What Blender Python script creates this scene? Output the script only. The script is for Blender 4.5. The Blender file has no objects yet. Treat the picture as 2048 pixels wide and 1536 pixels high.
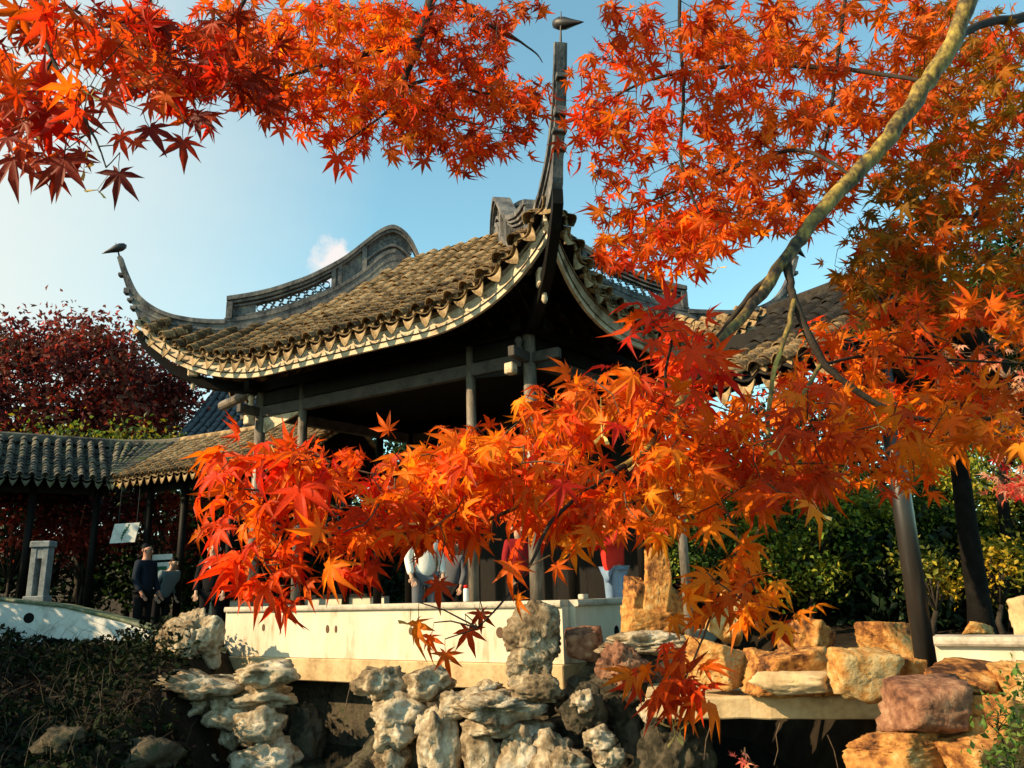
import bpy, bmesh, math, random
import numpy as np
from mathutils import Matrix, Vector, noise as mnoise
random.seed(7); rng = np.random.default_rng(11)
scene = bpy.context.scene
col = scene.collection
R_ = math.radians

# ------------------------------------------------------------------ camera
FPX = 1600.0                                   # focal length in photo pixels (2048 wide)
PITCH = math.atan(1600 / 6140.0); ROLL = R_(1.58)
CF = np.array([0, math.cos(PITCH), math.sin(PITCH)])
CU0 = np.array([0, -math.sin(PITCH), math.cos(PITCH)]); CR0 = np.array([1.0, 0, 0])
CUP = math.cos(ROLL) * CU0 + math.sin(ROLL) * CR0
CRT = math.cos(ROLL) * CR0 - math.sin(ROLL) * CU0
CAM = np.array([0, 0, 1.6])
cam = bpy.data.cameras.new('camera'); cam.sensor_width = 36; cam.lens = 36 * FPX / 2048
cam.clip_start = 0.05; cam.clip_end = 2000
camo = bpy.data.objects.new('camera', cam); col.objects.link(camo)
M = Matrix.Identity(4)
for i in range(3):
    M[i][0] = CRT[i]; M[i][1] = CUP[i]; M[i][2] = -CF[i]; M[i][3] = CAM[i]
camo.matrix_world = M
scene.camera = camo

# ------------------------------------------------------------------ world, sun, exposure
SUN_H = np.array([-0.93, -0.37]); SUN_H /= np.linalg.norm(SUN_H); SUN_EL = R_(29)
world = bpy.data.worlds.new('World'); scene.world = world; world.use_nodes = True
wn = world.node_tree.nodes; wl = world.node_tree.links; wn.clear()
wo = wn.new('ShaderNodeOutputWorld'); bg = wn.new('ShaderNodeBackground')
sky = wn.new('ShaderNodeTexSky'); sky.sky_type = 'NISHITA'; sky.sun_disc = False
sky.sun_elevation = SUN_EL; sky.sun_rotation = math.atan2(SUN_H[0], SUN_H[1])
sky.air_density = 1.0; sky.dust_density = 1.0; sky.ozone_density = 1.0; sky.altitude = 0
bg.inputs['Strength'].default_value = 0.133
tc = wn.new('ShaderNodeTexCoord')
def wmath(op, a, b=None, clamp=False):
    n = wn.new('ShaderNodeMath'); n.operation = op; n.use_clamp = clamp
    for i, v in enumerate((a, b)):
        if v is None: continue
        if isinstance(v, (int, float)): n.inputs[i].default_value = v
        else: wl.new(v, n.inputs[i])
    return n.outputs[0]
def wdot(vec):
    n = wn.new('ShaderNodeVectorMath'); n.operation = 'DOT_PRODUCT'
    wl.new(tc.outputs['Generated'], n.inputs[0]); n.inputs[1].default_value = vec
    return n.outputs['Value']
def wnoise(scale, detail, rough=0.55, stretch=(1, 1, 1)):
    mp = wn.new('ShaderNodeMapping'); mp.inputs['Scale'].default_value = stretch
    wl.new(tc.outputs['Generated'], mp.inputs[0])
    n = wn.new('ShaderNodeTexNoise'); n.inputs['Scale'].default_value = scale
    n.inputs['Detail'].default_value = detail; n.inputs['Roughness'].default_value = rough
    wl.new(mp.outputs[0], n.inputs['Vector']); return n.outputs['Fac']
def pix_dir(x, y):
    d = CF + CRT * (x - 1024) / FPX - CUP * (y - 768) / FPX
    return d
# thin bright veil of cloud on the sun's side of the sky, and one small cumulus
sun_dir = np.array([SUN_H[0] * math.cos(SUN_EL), SUN_H[1] * math.cos(SUN_EL), math.sin(SUN_EL)])
vd = wdot(tuple(np.array([-0.95, 0.25, 0.18]) / np.linalg.norm([-0.95, 0.25, 0.18])))
veil = wmath('MULTIPLY', wmath('SUBTRACT', wmath('ADD', vd, wmath('MULTIPLY', wmath('SUBTRACT', wnoise(2.2, 4, .6, (1, 1, 2.5)), 0.5), 0.16)), 0.45), 3.0, True)
pc = pix_dir(668, 524); pc = pc / np.linalg.norm(pc)
cd = wdot(tuple(pc))
puff = wmath('MULTIPLY', wmath('ADD', wmath('MULTIPLY', wmath('SUBTRACT', cd, 0.99955), 1300.0), wmath('SUBTRACT', wmath('MULTIPLY', wnoise(26, 5, .6), 2.0), 0.95)), 2.0, True)
mixv = wn.new('ShaderNodeMixRGB'); mixv.inputs['Color2'].default_value = (3.6, 3.75, 3.45, 1)
tn = wn.new('ShaderNodeMixRGB'); tn.blend_type = 'MULTIPLY'; tn.inputs['Fac'].default_value = 1; tn.inputs['Color2'].default_value = (1.0, 1.34, 1.08, 1)
wl.new(sky.outputs[0], tn.inputs['Color1']); wl.new(tn.outputs[0], mixv.inputs['Color1']); wl.new(wmath('MULTIPLY', veil, 0.92), mixv.inputs['Fac'])
mixc = wn.new('ShaderNodeMixRGB'); mixc.inputs['Color2'].default_value = (4.2, 3.8, 3.6, 1)
wl.new(mixv.outputs[0], mixc.inputs['Color1']); wl.new(wmath('MULTIPLY', puff, 0.9), mixc.inputs['Fac'])
wl.new(mixc.outputs[0], bg.inputs['Color']); wl.new(bg.outputs[0], wo.inputs['Surface'])
sun = bpy.data.lights.new('sun', 'SUN'); sun.energy = 5.0; sun.angle = R_(0.5); sun.color = (1.0, 0.74, 0.44)
suno = bpy.data.objects.new('sun', sun); col.objects.link(suno)
suno.rotation_euler = Vector((-sun_dir[0], -sun_dir[1], -sun_dir[2])).to_track_quat('-Z', 'Y').to_euler()
vs = scene.view_settings
vs.view_transform = 'Standard'; vs.look = 'None'; vs.gamma = 1; vs.exposure = 0.9; vs.use_curve_mapping = False
scene.render.resolution_x = 1024; scene.render.resolution_y = 768

# ------------------------------------------------------------------ pixel helpers (photo pixel + distance -> metres)
def P(x, y, dep):
    d = pix_dir(x, y); return CAM + d * dep / d[1]
def ZP(x, y, z):
    d = pix_dir(x, y); return CAM + d * (z - CAM[2]) / d[2]
def V3(*a): return np.array(a, float)
def nrm(v):
    v = np.asarray(v, float); return v / max(1e-9, np.linalg.norm(v))

# ------------------------------------------------------------------ object helpers
def tag(o, label=None, cat=None, group=None, kind=None):
    if label: o['label'] = label
    if cat: o['category'] = cat
    if group: o['group'] = group
    if kind: o['kind'] = kind
    return o
def thing(name, loc, label, cat, group=None):
    o = bpy.data.objects.new(name, None); col.objects.link(o)
    o.location = tuple(loc); o.empty_display_size = 0.1
    return tag(o, label, cat, group)
def link(name, me, mat, parent=None, basis=None, smooth=False):
    o = bpy.data.objects.new(name, me); col.objects.link(o)
    if mat is not None and len(me.materials) == 0: me.materials.append(mat)
    if parent is not None:
        o.parent = parent
        # all meshes are written in world coordinates: undo the parent's own offset
        w = Vector((0, 0, 0)); p = parent
        off = ROOTOFF.get(parent.name)
        if off is None: off = Vector(parent.location) if parent.type == 'EMPTY' else Vector((0, 0, 0))
        if parent.type == 'EMPTY': o.matrix_parent_inverse = Matrix.Translation(-off)
        elif parent.matrix_basis != Matrix.Identity(4): o.matrix_parent_inverse = parent.matrix_basis.inverted()
    if basis is not None: o.matrix_basis = basis
    if smooth and len(me.polygons): me.polygons.foreach_set('use_smooth', [True] * len(me.polygons))
    return o
ROOTOFF = {}
def frame_matrix(p, X, Y, Zv):
    m = Matrix.Identity(4)
    for i in range(3): m[i][0] = X[i]; m[i][1] = Y[i]; m[i][2] = Zv[i]; m[i][3] = p[i]
    return m
class MB:
    def __init__(s): s.v = []; s.f = []
    def add(s, vs, fs):
        o = len(s.v); s.v += [tuple(map(float, a)) for a in vs]; s.f += [tuple(i + o for i in f) for f in fs]; return s
    def box(s, c, X, Y, Zv):                       # half-vectors
        c, X, Y, Zv = map(np.asarray, (c, X, Y, Zv))
        vs = [c + a * X + b * Y + e * Zv for e in (-1, 1) for b in (-1, 1) for a in (-1, 1)]
        return s.add(vs, [(0, 2, 3, 1), (4, 5, 7, 6), (0, 1, 5, 4), (2, 6, 7, 3), (0, 4, 6, 2), (1, 3, 7, 5)])
    def tube(s, pts, rad, n=6, cap=True):
        pts = [np.asarray(p, float) for p in pts]; m = len(pts)
        if np.isscalar(rad): rad = [rad] * m
        ref = None; rings = []
        for i, p in enumerate(pts):
            t = nrm(pts[min(i + 1, m - 1)] - pts[max(i - 1, 0)])
            if ref is None: ref = nrm(np.cross(t, V3(0, 0, 1) if abs(t[2]) < .9 else V3(1, 0, 0)))
            a = nrm(ref - t * (ref @ t)); b = np.cross(t, a); ref = a
            rings.append([p + rad[i] * (a * math.cos(2 * math.pi * k / n) + b * math.sin(2 * math.pi * k / n)) for k in range(n)])
        vs = [q for r in rings for q in r]
        fs = [(i * n + k, i * n + (k + 1) % n, (i + 1) * n + (k + 1) % n, (i + 1) * n + k) for i in range(m - 1) for k in range(n)]
        if cap: fs += [tuple(range(n - 1, -1, -1)), tuple((m - 1) * n + k for k in range(n))]
        return s.add(vs, fs)
    def sweep(s, pts, sect, closed=True):          # pts: list of (p, X, Y) frames; sect: 2-D outline
        n = len(sect); vs = []
        for p, X, Y in pts: vs += [p + X * a + Y * b for a, b in sect]
        m = len(pts)
        fs = [(i * n + k, i * n + (k + 1) % n, (i + 1) * n + (k + 1) % n, (i + 1) * n + k) for i in range(m - 1) for k in range(n)]
        fs += [tuple(range(n - 1, -1, -1)), tuple((m - 1) * n + k for k in range(n))]
        return s.add(vs, fs)
    def prism(s, outline, thick):                  # outline: list of 3-D points; thick: 3-D half vector
        n = len(outline); t = np.asarray(thick, float)
        vs = [np.asarray(p) - t for p in outline] + [np.asarray(p) + t for p in outline]
        fs = [tuple(range(n - 1, -1, -1)), tuple(range(n, 2 * n))] + [(k, (k + 1) % n, n + (k + 1) % n, n + k) for k in range(n)]
        return s.add(vs, fs)
    def mesh(s, name='mesh'):
        me = bpy.data.meshes.new(name); me.from_pydata(s.v, [], s.f); me.update(); return me
    def build(s, name, mat, parent=None, smooth=False, bevel=0):
        me = s.mesh(name)
        bm = bmesh.new(); bm.from_mesh(me); bmesh.ops.recalc_face_normals(bm, faces=bm.faces)
        if bevel:
            bmesh.ops.bevel(bm, geom=[e for e in bm.edges if len(e.link_faces) == 2 and e.calc_face_angle(0) > .5], offset=bevel, segments=1, affect='EDGES', clamp_overlap=True)
        bm.to_mesh(me); bm.free()
        return link(name, me, mat, parent, smooth=smooth)

# ------------------------------------------------------------------ materials
def nodes(name):
    m = bpy.data.materials.new(name); m.use_nodes = True
    nt = m.node_tree; return m, nt.nodes, nt.links, nt.nodes['Principled BSDF']
def setspec(b, v):
    if 'Specular IOR Level' in b.inputs: b.inputs['Specular IOR Level'].default_value = v
def mat_noise(name, cols, scale=6, rough=.8, bump=.3, bscale=None, spec=.3, detail=8, stretch=(1, 1, 1), fine=.35, obj_var=0.0, bdist=.02):
    """weathered surface: two noise octaves steer a ramp of the surface's own colours, plus fine relief"""
    m, n, l, b = nodes(name)
    t = n.new('ShaderNodeTexCoord'); mp = n.new('ShaderNodeMapping'); mp.inputs['Scale'].default_value = stretch
    l.new(t.outputs['Object'], mp.inputs[0])
    a = n.new('ShaderNodeTexNoise'); a.inputs['Scale'].default_value = scale; a.inputs['Detail'].default_value = detail; a.inputs['Roughness'].default_value = .62
    l.new(mp.outputs[0], a.inputs['Vector'])
    f2 = n.new('ShaderNodeTexNoise'); f2.inputs['Scale'].default_value = scale * 7; f2.inputs['Detail'].default_value = 5
    l.new(mp.outputs[0], f2.inputs['Vector'])
    mx = n.new('ShaderNodeMath'); mx.operation = 'MULTIPLY_ADD'; mx.inputs[1].default_value = fine
    sb = n.new('ShaderNodeMath'); sb.operation = 'SUBTRACT'; l.new(f2.outputs['Fac'], sb.inputs[0]); sb.inputs[1].default_value = .5
    l.new(sb.outputs[0], mx.inputs[0]); l.new(a.outputs['Fac'], mx.inputs[2])
    last = mx.outputs[0]
    if obj_var:
        oi = n.new('ShaderNodeObjectInfo'); m2 = n.new('ShaderNodeMath'); m2.operation = 'MULTIPLY_ADD'; m2.inputs[1].default_value = obj_var
        s2 = n.new('ShaderNodeMath'); s2.operation = 'SUBTRACT'; l.new(oi.outputs['Random'], s2.inputs[0]); s2.inputs[1].default_value = .5
        l.new(s2.outputs[0], m2.inputs[0]); l.new(last, m2.inputs[2]); last = m2.outputs[0]
    r = n.new('ShaderNodeValToRGB'); l.new(last, r.inputs[0])
    e = r.color_ramp.elements
    k = len(cols); pos = [0.28 + 0.44 * i / (k - 1) for i in range(k)]
    while len(e) < k: e.new(.5)
    for i in range(k): e[i].position = pos[i]; e[i].color = (*cols[i], 1)
    l.new(r.outputs[0], b.inputs['Base Color'])
    b.inputs['Roughness'].default_value = rough; setspec(b, spec)
    if bump:
        bn = n.new('ShaderNodeTexNoise'); bn.inputs['Scale'].default_value = bscale or scale * 5; bn.inputs['Detail'].default_value = 8; bn.inputs['Roughness'].default_value = .65
        l.new(mp.outputs[0], bn.inputs['Vector'])
        bp = n.new('ShaderNodeBump'); bp.inputs['Strength'].default_value = bump; bp.inputs['Distance'].default_value = bdist
        l.new(bn.outputs['Fac'], bp.inputs['Height']); l.new(bp.outputs[0], b.inputs['Normal'])
    return m
def mat_leaf(name, per_object, transl=.55, rough=.5, spec=.16, tint=(1.5, 1.25, .8)):
    m, n, l, b = nodes(name)
    if per_object:
        oc = n.new('ShaderNodeObjectInfo').outputs['Color']; a = n.new('ShaderNodeAttribute'); a.attribute_name = 'Col'
        mm_ = n.new('ShaderNodeVectorMath'); mm_.operation = 'MULTIPLY'; l.new(oc, mm_.inputs[0]); l.new(a.outputs['Color'], mm_.inputs[1]); c = mm_.outputs[0]
    else:
        a = n.new('ShaderNodeAttribute'); a.attribute_name = 'Col'; c = a.outputs['Color']
    g = n.new('ShaderNodeTexCoord'); nz = n.new('ShaderNodeTexNoise'); nz.inputs['Scale'].default_value = 38; nz.inputs['Detail'].default_value = 4
    l.new(g.outputs['Object'], nz.inputs['Vector'])
    mr = n.new('ShaderNodeMapRange'); mr.inputs[1].default_value = .3; mr.inputs[2].default_value = .7; mr.inputs[3].default_value = .72; mr.inputs[4].default_value = 1.2
    l.new(nz.outputs['Fac'], mr.inputs[0])
    mul = n.new('ShaderNodeVectorMath'); mul.operation = 'SCALE'; l.new(c, mul.inputs[0]); l.new(mr.outputs[0], mul.inputs['Scale'])
    l.new(mul.outputs[0], b.inputs['Base Color']); b.inputs['Roughness'].default_value = rough; setspec(b, spec)
    tr = n.new('ShaderNodeBsdfTranslucent')
    tm = n.new('ShaderNodeVectorMath'); tm.operation = 'MULTIPLY'; l.new(mul.outputs[0], tm.inputs[0]); tm.inputs[1].default_value = tint
    l.new(tm.outputs[0], tr.inputs['Color'])
    mx = n.new('ShaderNodeMixShader'); mx.inputs[0].default_value = transl
    l.new(b.outputs[0], mx.inputs[1]); l.new(tr.outputs[0], mx.inputs[2])
    out = [q for q in n if q.type == 'OUTPUT_MATERIAL'][0]; l.new(mx.outputs[0], out.inputs['Surface'])
    return m
def mat_plain(name, c, rough=.6, spec=.3, metal=0):
    m, n, l, b = nodes(name)
    b.inputs['Base Color'].default_value = (*c, 1); b.inputs['Roughness'].default_value = rough; setspec(b, spec); b.inputs['Metallic'].default_value = metal
    nz = n.new('ShaderNodeTexNoise'); nz.inputs['Scale'].default_value = 30; nz.inputs['Detail'].default_value = 4
    t = n.new('ShaderNodeTexCoord'); l.new(t.outputs['Object'], nz.inputs['Vector'])
    mr = n.new('ShaderNodeMapRange'); mr.inputs[3].default_value = .75; mr.inputs[4].default_value = 1.2; l.new(nz.outputs['Fac'], mr.inputs[0])
    s = n.new('ShaderNodeVectorMath'); s.operation = 'SCALE'; s.inputs[0].default_value = c; l.new(mr.outputs[0], s.inputs['Scale']); l.new(s.outputs[0], b.inputs['Base Color'])
    return m
TILE = mat_noise('clay_tile', [(.018, .012, .007), (.09, .060, .032), (.27, .18, .088), (.42, .30, .165)], 5, .9, .6, 40, .15, obj_var=.16)
TILE_D = mat_noise('dark_clay_tile', [(.02, .019, .017), (.06, .057, .05), (.13, .118, .09), (.08, .10, .045)], 3, .9, .6, 40, .15, obj_var=.14)
TILE_O = mat_noise('shaded_tile', [(.010, .009, .008), (.028, .024, .020), (.06, .05, .038)], 4, .9, .6, 40, .15)  # darker copy of the clay tile, roof shade put into its colour
TILE_B = mat_noise('blue_grey_tile', [(.045, .05, .058), (.085, .092, .104)], 6, .8, .4, 40, .2)
RIDGE = mat_noise('ridge_plaster', [(.016, .017, .020), (.07, .072, .076), (.135, .134, .132), (.24, .22, .18)], 4, .85, .4, 30, .2, stretch=(1, 1, .6))
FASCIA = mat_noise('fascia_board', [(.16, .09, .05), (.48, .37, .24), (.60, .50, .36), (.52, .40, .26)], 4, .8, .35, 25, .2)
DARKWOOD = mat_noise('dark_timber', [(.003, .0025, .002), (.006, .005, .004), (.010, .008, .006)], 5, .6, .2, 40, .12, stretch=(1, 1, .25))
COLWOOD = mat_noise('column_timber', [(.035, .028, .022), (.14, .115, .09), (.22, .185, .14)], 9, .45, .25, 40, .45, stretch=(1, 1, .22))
BEAMWOOD = mat_noise('beam_timber', [(.02, .017, .015), (.055, .047, .04), (.08, .068, .056)], 4, .7, .25, 40, .25)
PLASTER = mat_noise('lime_plaster', [(.32, .25, .15), (.53, .46, .34), (.59, .525, .40), (.62, .56, .44)], 1.9, .9, .15, 60, .15, fine=.3, stretch=(1.4, 1.4, .4))
PLASTER_B = mat_noise('weathered_plaster', [(.34, .34, .31), (.62, .62, .58), (.72, .72, .68)], 1.8, .9, .2, 50, .15)
LEDGE = mat_noise('ledge_stone', [(.26, .17, .085), (.47, .34, .18), (.55, .42, .25)], 3, .9, .3, 40, .15)
COPE = mat_noise('coping_stone', [(.22, .19, .15), (.42, .37, .29), (.50, .45, .36)], 5, .85, .3, 40, .15)
MOSSCOPE = mat_noise('mossy_coping', [(.05, .08, .035), (.12, .14, .08), (.28, .27, .22)], 6, .9, .4, 40, .15)
LIME = mat_noise('limestone', [(.035, .022, .012), (.20, .145, .085), (.42, .345, .235), (.58, .52, .42)], 2.6, .85, .9, 10, .2, obj_var=.12, bdist=.05)
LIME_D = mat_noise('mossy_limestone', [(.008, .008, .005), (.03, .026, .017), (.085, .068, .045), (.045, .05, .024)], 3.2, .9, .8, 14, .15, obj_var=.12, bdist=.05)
YROCK = mat_noise('yellow_rock', [(.045, .018, .008), (.22, .085, .024), (.42, .19, .048), (.48, .27, .09), (.52, .37, .17)], 2.2, .85, .9, 8, .2, obj_var=.25, bdist=.06, fine=.6)
RROCK = mat_noise('red_rock', [(.045, .02, .013), (.17, .075, .042), (.28, .14, .078), (.36, .22, .13)], 2.6, .85, .9, 9, .2, obj_var=.1, bdist=.06, fine=.6)
EARTH = mat_noise('earth', [(.008, .006, .004), (.022, .016, .010), (.045, .034, .022)], .9, .95, .8, 9, .1, bdist=.08)
BARK_Y = mat_noise('smooth_maple_bark', [(.012, .008, .004), (.085, .058, .017), (.25, .178, .038), (.42, .31, .065)], 12, .6, .5, 70, .3, stretch=(1, 1, .6), bdist=.006, fine=.7)
BARK_K = mat_noise('shaded_bark', [(.003, .0025, .002), (.007, .006, .005), (.013, .011, .009)], 8, .9, .6, 40, .1, bdist=.02)  # blackened bark: shade from the maple put into the colour
BARK_D = mat_noise('dark_bark', [(.012, .010, .008), (.03, .024, .018), (.05, .04, .03)], 8, .85, .6, 40, .15, bdist=.01)
TWIG = mat_noise('twig_bark', [(.03, .016, .010), (.07, .04, .02), (.12, .075, .03)], 20, .7, 0)
LACQ = mat_noise('dark_lacquer', [(.012, .010, .009), (.02, .017, .015), (.03, .026, .023)], 3, .34, .12, 60, .5, stretch=(1, 1, .2))
LEAF_O = mat_leaf('maple_leaf_single', True)
LEAF_S = mat_leaf('maple_leaf_mass', False)
FOL = mat_leaf('foliage', False, .3, .55, .25, (1.2, 1.25, .8))
FOL_DULL = mat_leaf('dull_foliage', False, .2, .7, .1, (1.1, 1.0, .8))
BLACK = mat_plain('soot_black', (.008, .007, .007), .8, .1)
IRON = mat_plain('dark_iron', (.015, .015, .018), .5, .4)
SKIN = mat_plain('skin', (.46, .27, .18), .55)
WATER, _n, _l, _b = nodes('pond_water')
_b.inputs['Base Color'].default_value = (.006, .010, .008, 1); _b.inputs['Roughness'].default_value = .06
_nz = _n.new('ShaderNodeTexNoise'); _nz.inputs['Scale'].default_value = 3.0; _nz.inputs['Detail'].default_value = 3
_bp = _n.new('ShaderNodeBump'); _bp.inputs['Strength'].default_value = .12; _bp.inputs['Distance'].default_value = .05
_l.new(_nz.outputs['Fac'], _bp.inputs['Height']); _l.new(_bp.outputs[0], _b.inputs['Normal'])

# ------------------------------------------------------------------ ground and water
def sst(a, b, x):
    t = min(1, max(0, (x - a) / (b - a))); return t * t * (3 - 2 * t)
def zground(x, y):
    far = .78                                          # garden level behind the pond
    base = -1.0
    k = sst(11.0, 12.6, y + .53 / .85 * (x - .24) * 1.0 if x < .24 else y - .2)   # behind the front of the pavilion
    z = base + (far - base) * k
    near = sst(4.6, 3.4, y) if True else 0
    z = z * (1 - near) + 0.0 * near
    lb = sst(-3.2, -4.6, x) * sst(4.5, 6.0, y)
    zl = -.35 + 1.35 * sst(6.8, 12.4, y)
    z = z * (1 - lb) + zl * lb
    rb = sst(2.7, 3.6, x) * sst(5.6, 6.6, y)
    zr = .55 + .25 * sst(6.5, 7.2, y) + 1.6 * sst(10, 20, y)
    z = z * (1 - rb) + zr * rb
    if y > 13: z = max(z, .78)
    return z + .05 * mnoise.noise(Vector((x * .8, y * .8, 0)))
def axis(a, b, step, far):
    c = list(np.arange(a, b + 1e-6, step)); s = step; lo, hi = [], []; q = a
    while q > -far: s *= 1.45; q -= s; lo.append(q)
    s = step; q = b
    while q < far: s *= 1.45; q += s; hi.append(q)
    return lo[::-1] + c + hi
gx = axis(-14, 10, .3, 600); gy = axis(-3, 22, .3, 600)
gv = [(x, y, zground(x, y)) for y in gy for x in gx]
nx = len(gx)
gf = [(j * nx + i, j * nx + i + 1, (j + 1) * nx + i + 1, (j + 1) * nx + i) for j in range(len(gy) - 1) for i in range(nx - 1)]
g = MB().add(gv, gf).build('ground', EARTH, smooth=True); tag(g, kind='structure')
w = MB().add([(-12, 3, -.38), (7, 3, -.38), (7, 13.2, -.38), (-12, 13.2, -.38)], [(0, 1, 2, 3)]).build('pond_water', WATER); tag(w, kind='structure')

# ------------------------------------------------------------------ pavilion frame of reference
d1 = nrm([-.85, .527, 0]); n1 = V3(-d1[1], d1[0], 0); n1 = n1 if n1[1] < 0 else -n1
d2 = nrm([.63, .777, 0]); n2 = V3(d2[1], -d2[0], 0)
L1, L2 = 5.2, 3.4
PC0 = V3(.24, 10.2, 0); PC1 = PC0 + L1 * d1; PC2 = PC0 + L2 * d2; PC3 = PC1 + L2 * d2
b0 = nrm(n1 + n2); b1 = nrm(n1 - n2); b2 = nrm(n2 - n1); b3 = nrm(-n1 - n2)
UP = V3(0, 0, 1)
pav = thing('pavilion', tuple(PC0 * .5 + PC3 * .5 + UP * .8), 'open timber pavilion with swept-up tiled roof and pierced ridges behind the white parapet', 'pavilion')

def rise(A): return 1.32 * (max(0, A + 1.1) / 2.6) ** 2.0 + .20 * (max(0, A + .1) / 1.4) ** 3
def eave_o(A): return 1.0 + .45 * (max(0, A + .8) / 2.25) ** 2
class Side:
    def __init__(s, org, d, n, L, bA, bB, ztop=5.1, lift=True, otop=None):
        s.org, s.d, s.n, s.L = org, d, n, L
        s.kA = (bA @ d) / (bA @ n); s.kB = (bB @ d) / (bB @ n); s.zt = ztop; s.lift = lift; s.otop = otop; s.fA = s.fB = 1.0
    def A(s, t): return max(-t, t - s.L)
    def z(s, t, O):
        wv = 1 - O; return s.zt + .62 * wv + .08 * wv * max(wv, 0) + rise(s.A(t)) * (s.fA if -t > t - s.L else s.fB)
    def pos(s, t, O):
        p = s.org + s.d * t + s.n * O; return V3(p[0], p[1], s.z(t, O))
    def ostart(s, t): return eave_o(s.A(t))
    def oend(s, t): return max(t / s.kA, (t - s.L) / s.kB, s.otop if s.otop is not None else -9)
class Lean:      # a straight gallery roof: eave line from a to b, rising inwards
    def __init__(s, a, b, slope=.62, depth=1.7, curve=.05):
        s.org = V3(a[0], a[1], 0); v = V3(b[0] - a[0], b[1] - a[1], 0); s.L = np.linalg.norm(v); s.d = v / s.L
        s.n = V3(s.d[1], -s.d[0], 0); s.za, s.zb = a[2], b[2]; s.slope, s.depth, s.curve = slope, depth, curve
    def z(s, t, O): return s.za + (s.zb - s.za) * t / s.L + s.slope * (-O) + s.curve * O * O
    def pos(s, t, O):
        p = s.org + s.d * t + s.n * O; return V3(p[0], p[1], s.z(t, O))
    def ostart(s, t): return 0
    def oend(s, t): return -s.depth

def arc_tile(wd, ln, sag, th, convex, seg=5, tilt=.034):
    """one curved clay tile: lies along local +Y (downslope), local Z up"""
    m = MB(); vs = []
    for y in (-ln / 2, ln / 2):
        for layer in (0, 1):
            for i in range(seg + 1):
                a = -1 + 2 * i / seg; x = a * wd / 2
                h = sag * (1 - a * a) if convex else sag * (a * a - 1)
                vs.append((x, y, h + (th if layer else 0) + tilt * (y / ln + .5)))
    q = seg + 1
    fs = []
    for i in range(seg):
        fs += [(q + i, q + i + 1, 3 * q + i + 1, 3 * q + i), (i, 2 * q + i, 2 * q + i + 1, i + 1),
               (2 * q + i, 3 * q + i, 3 * q + i + 1, 2 * q + i + 1)]
    fs += [(0, q, 3 * q, 2 * q), (q - 1, 3 * q - 1, 4 * q - 1, 2 * q - 1)]
    return vs, fs, m
def drip_mesh(wd, h):
    """pendant drip tile: hollow top edge, pointed lobe below; local X across, Z up, faces +Y"""
    o = []
    for i in range(7):
        a = -1 + 2 * i / 6; o.append((a * wd / 2, -.30 * h * (1 - a * a)))
    o += [(wd * .45, -.20 * h), (wd * .34, -.48 * h), (wd * .17, -.78 * h), (0, -h), (-wd * .17, -.78 * h), (-wd * .34, -.48 * h), (-wd * .45, -.20 * h)]
    n = len(o); th = .018
    vs = [(x, .02 * (z / h), z) for x, z in o] + [(x, th + .02 * (z / h), z) for x, z in o]
    top = 7
    fs = []
    # triangulated faces between the upper arc and lower lobe
    idx_low = [6, 7, 8, 9, 10, 11, 12, 13, 0]
    c = n * 2; vs += [(0, 0, -.52 * h), (0, th, -.52 * h)]
    for k in range(n):
        fs += [(k, (k + 1) % n, c), (n + (k + 1) % n, n + k, c + 1), ((k + 1) % n, k, n + k, n + (k + 1) % n)]
    return vs, fs
def cap_mesh(wd, h):
    """end face of a cover-tile row: an arched lip with a scalloped lower edge"""
    o = []
    for i in range(7):
        a = -1 + 2 * i / 6; o.append((a * wd / 2, h * (1 - a * a) + .012))
    o += [(wd * .42, -.03), (wd * .2, .0), (0, .035), (-wd * .2, .0), (-wd * .42, -.03)]
    n = len(o); th = .02
    vs = [(x, 0, z) for x, z in o] + [(x, th, z) for x, z in o]
    vs += [(0, 0, h * .6), (0, th, h * .6)]; c = 2 * n; fs = []
    for k in range(n):
        fs += [(k, (k + 1) % n, c), (n + (k + 1) % n, n + k, c + 1), ((k + 1) % n, k, n + k, n + (k + 1) % n)]
    return vs, fs
def to_mesh(name, vs, fs, mat):
    me = bpy.data.meshes.new(name); me.from_pydata(vs, [], fs); me.update()
    bm = bmesh.new(); bm.from_mesh(me); bmesh.ops.recalc_face_normals(bm, faces=bm.faces); bm.to_mesh(me); bm.free()
    me.materials.append(mat); return me
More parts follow.
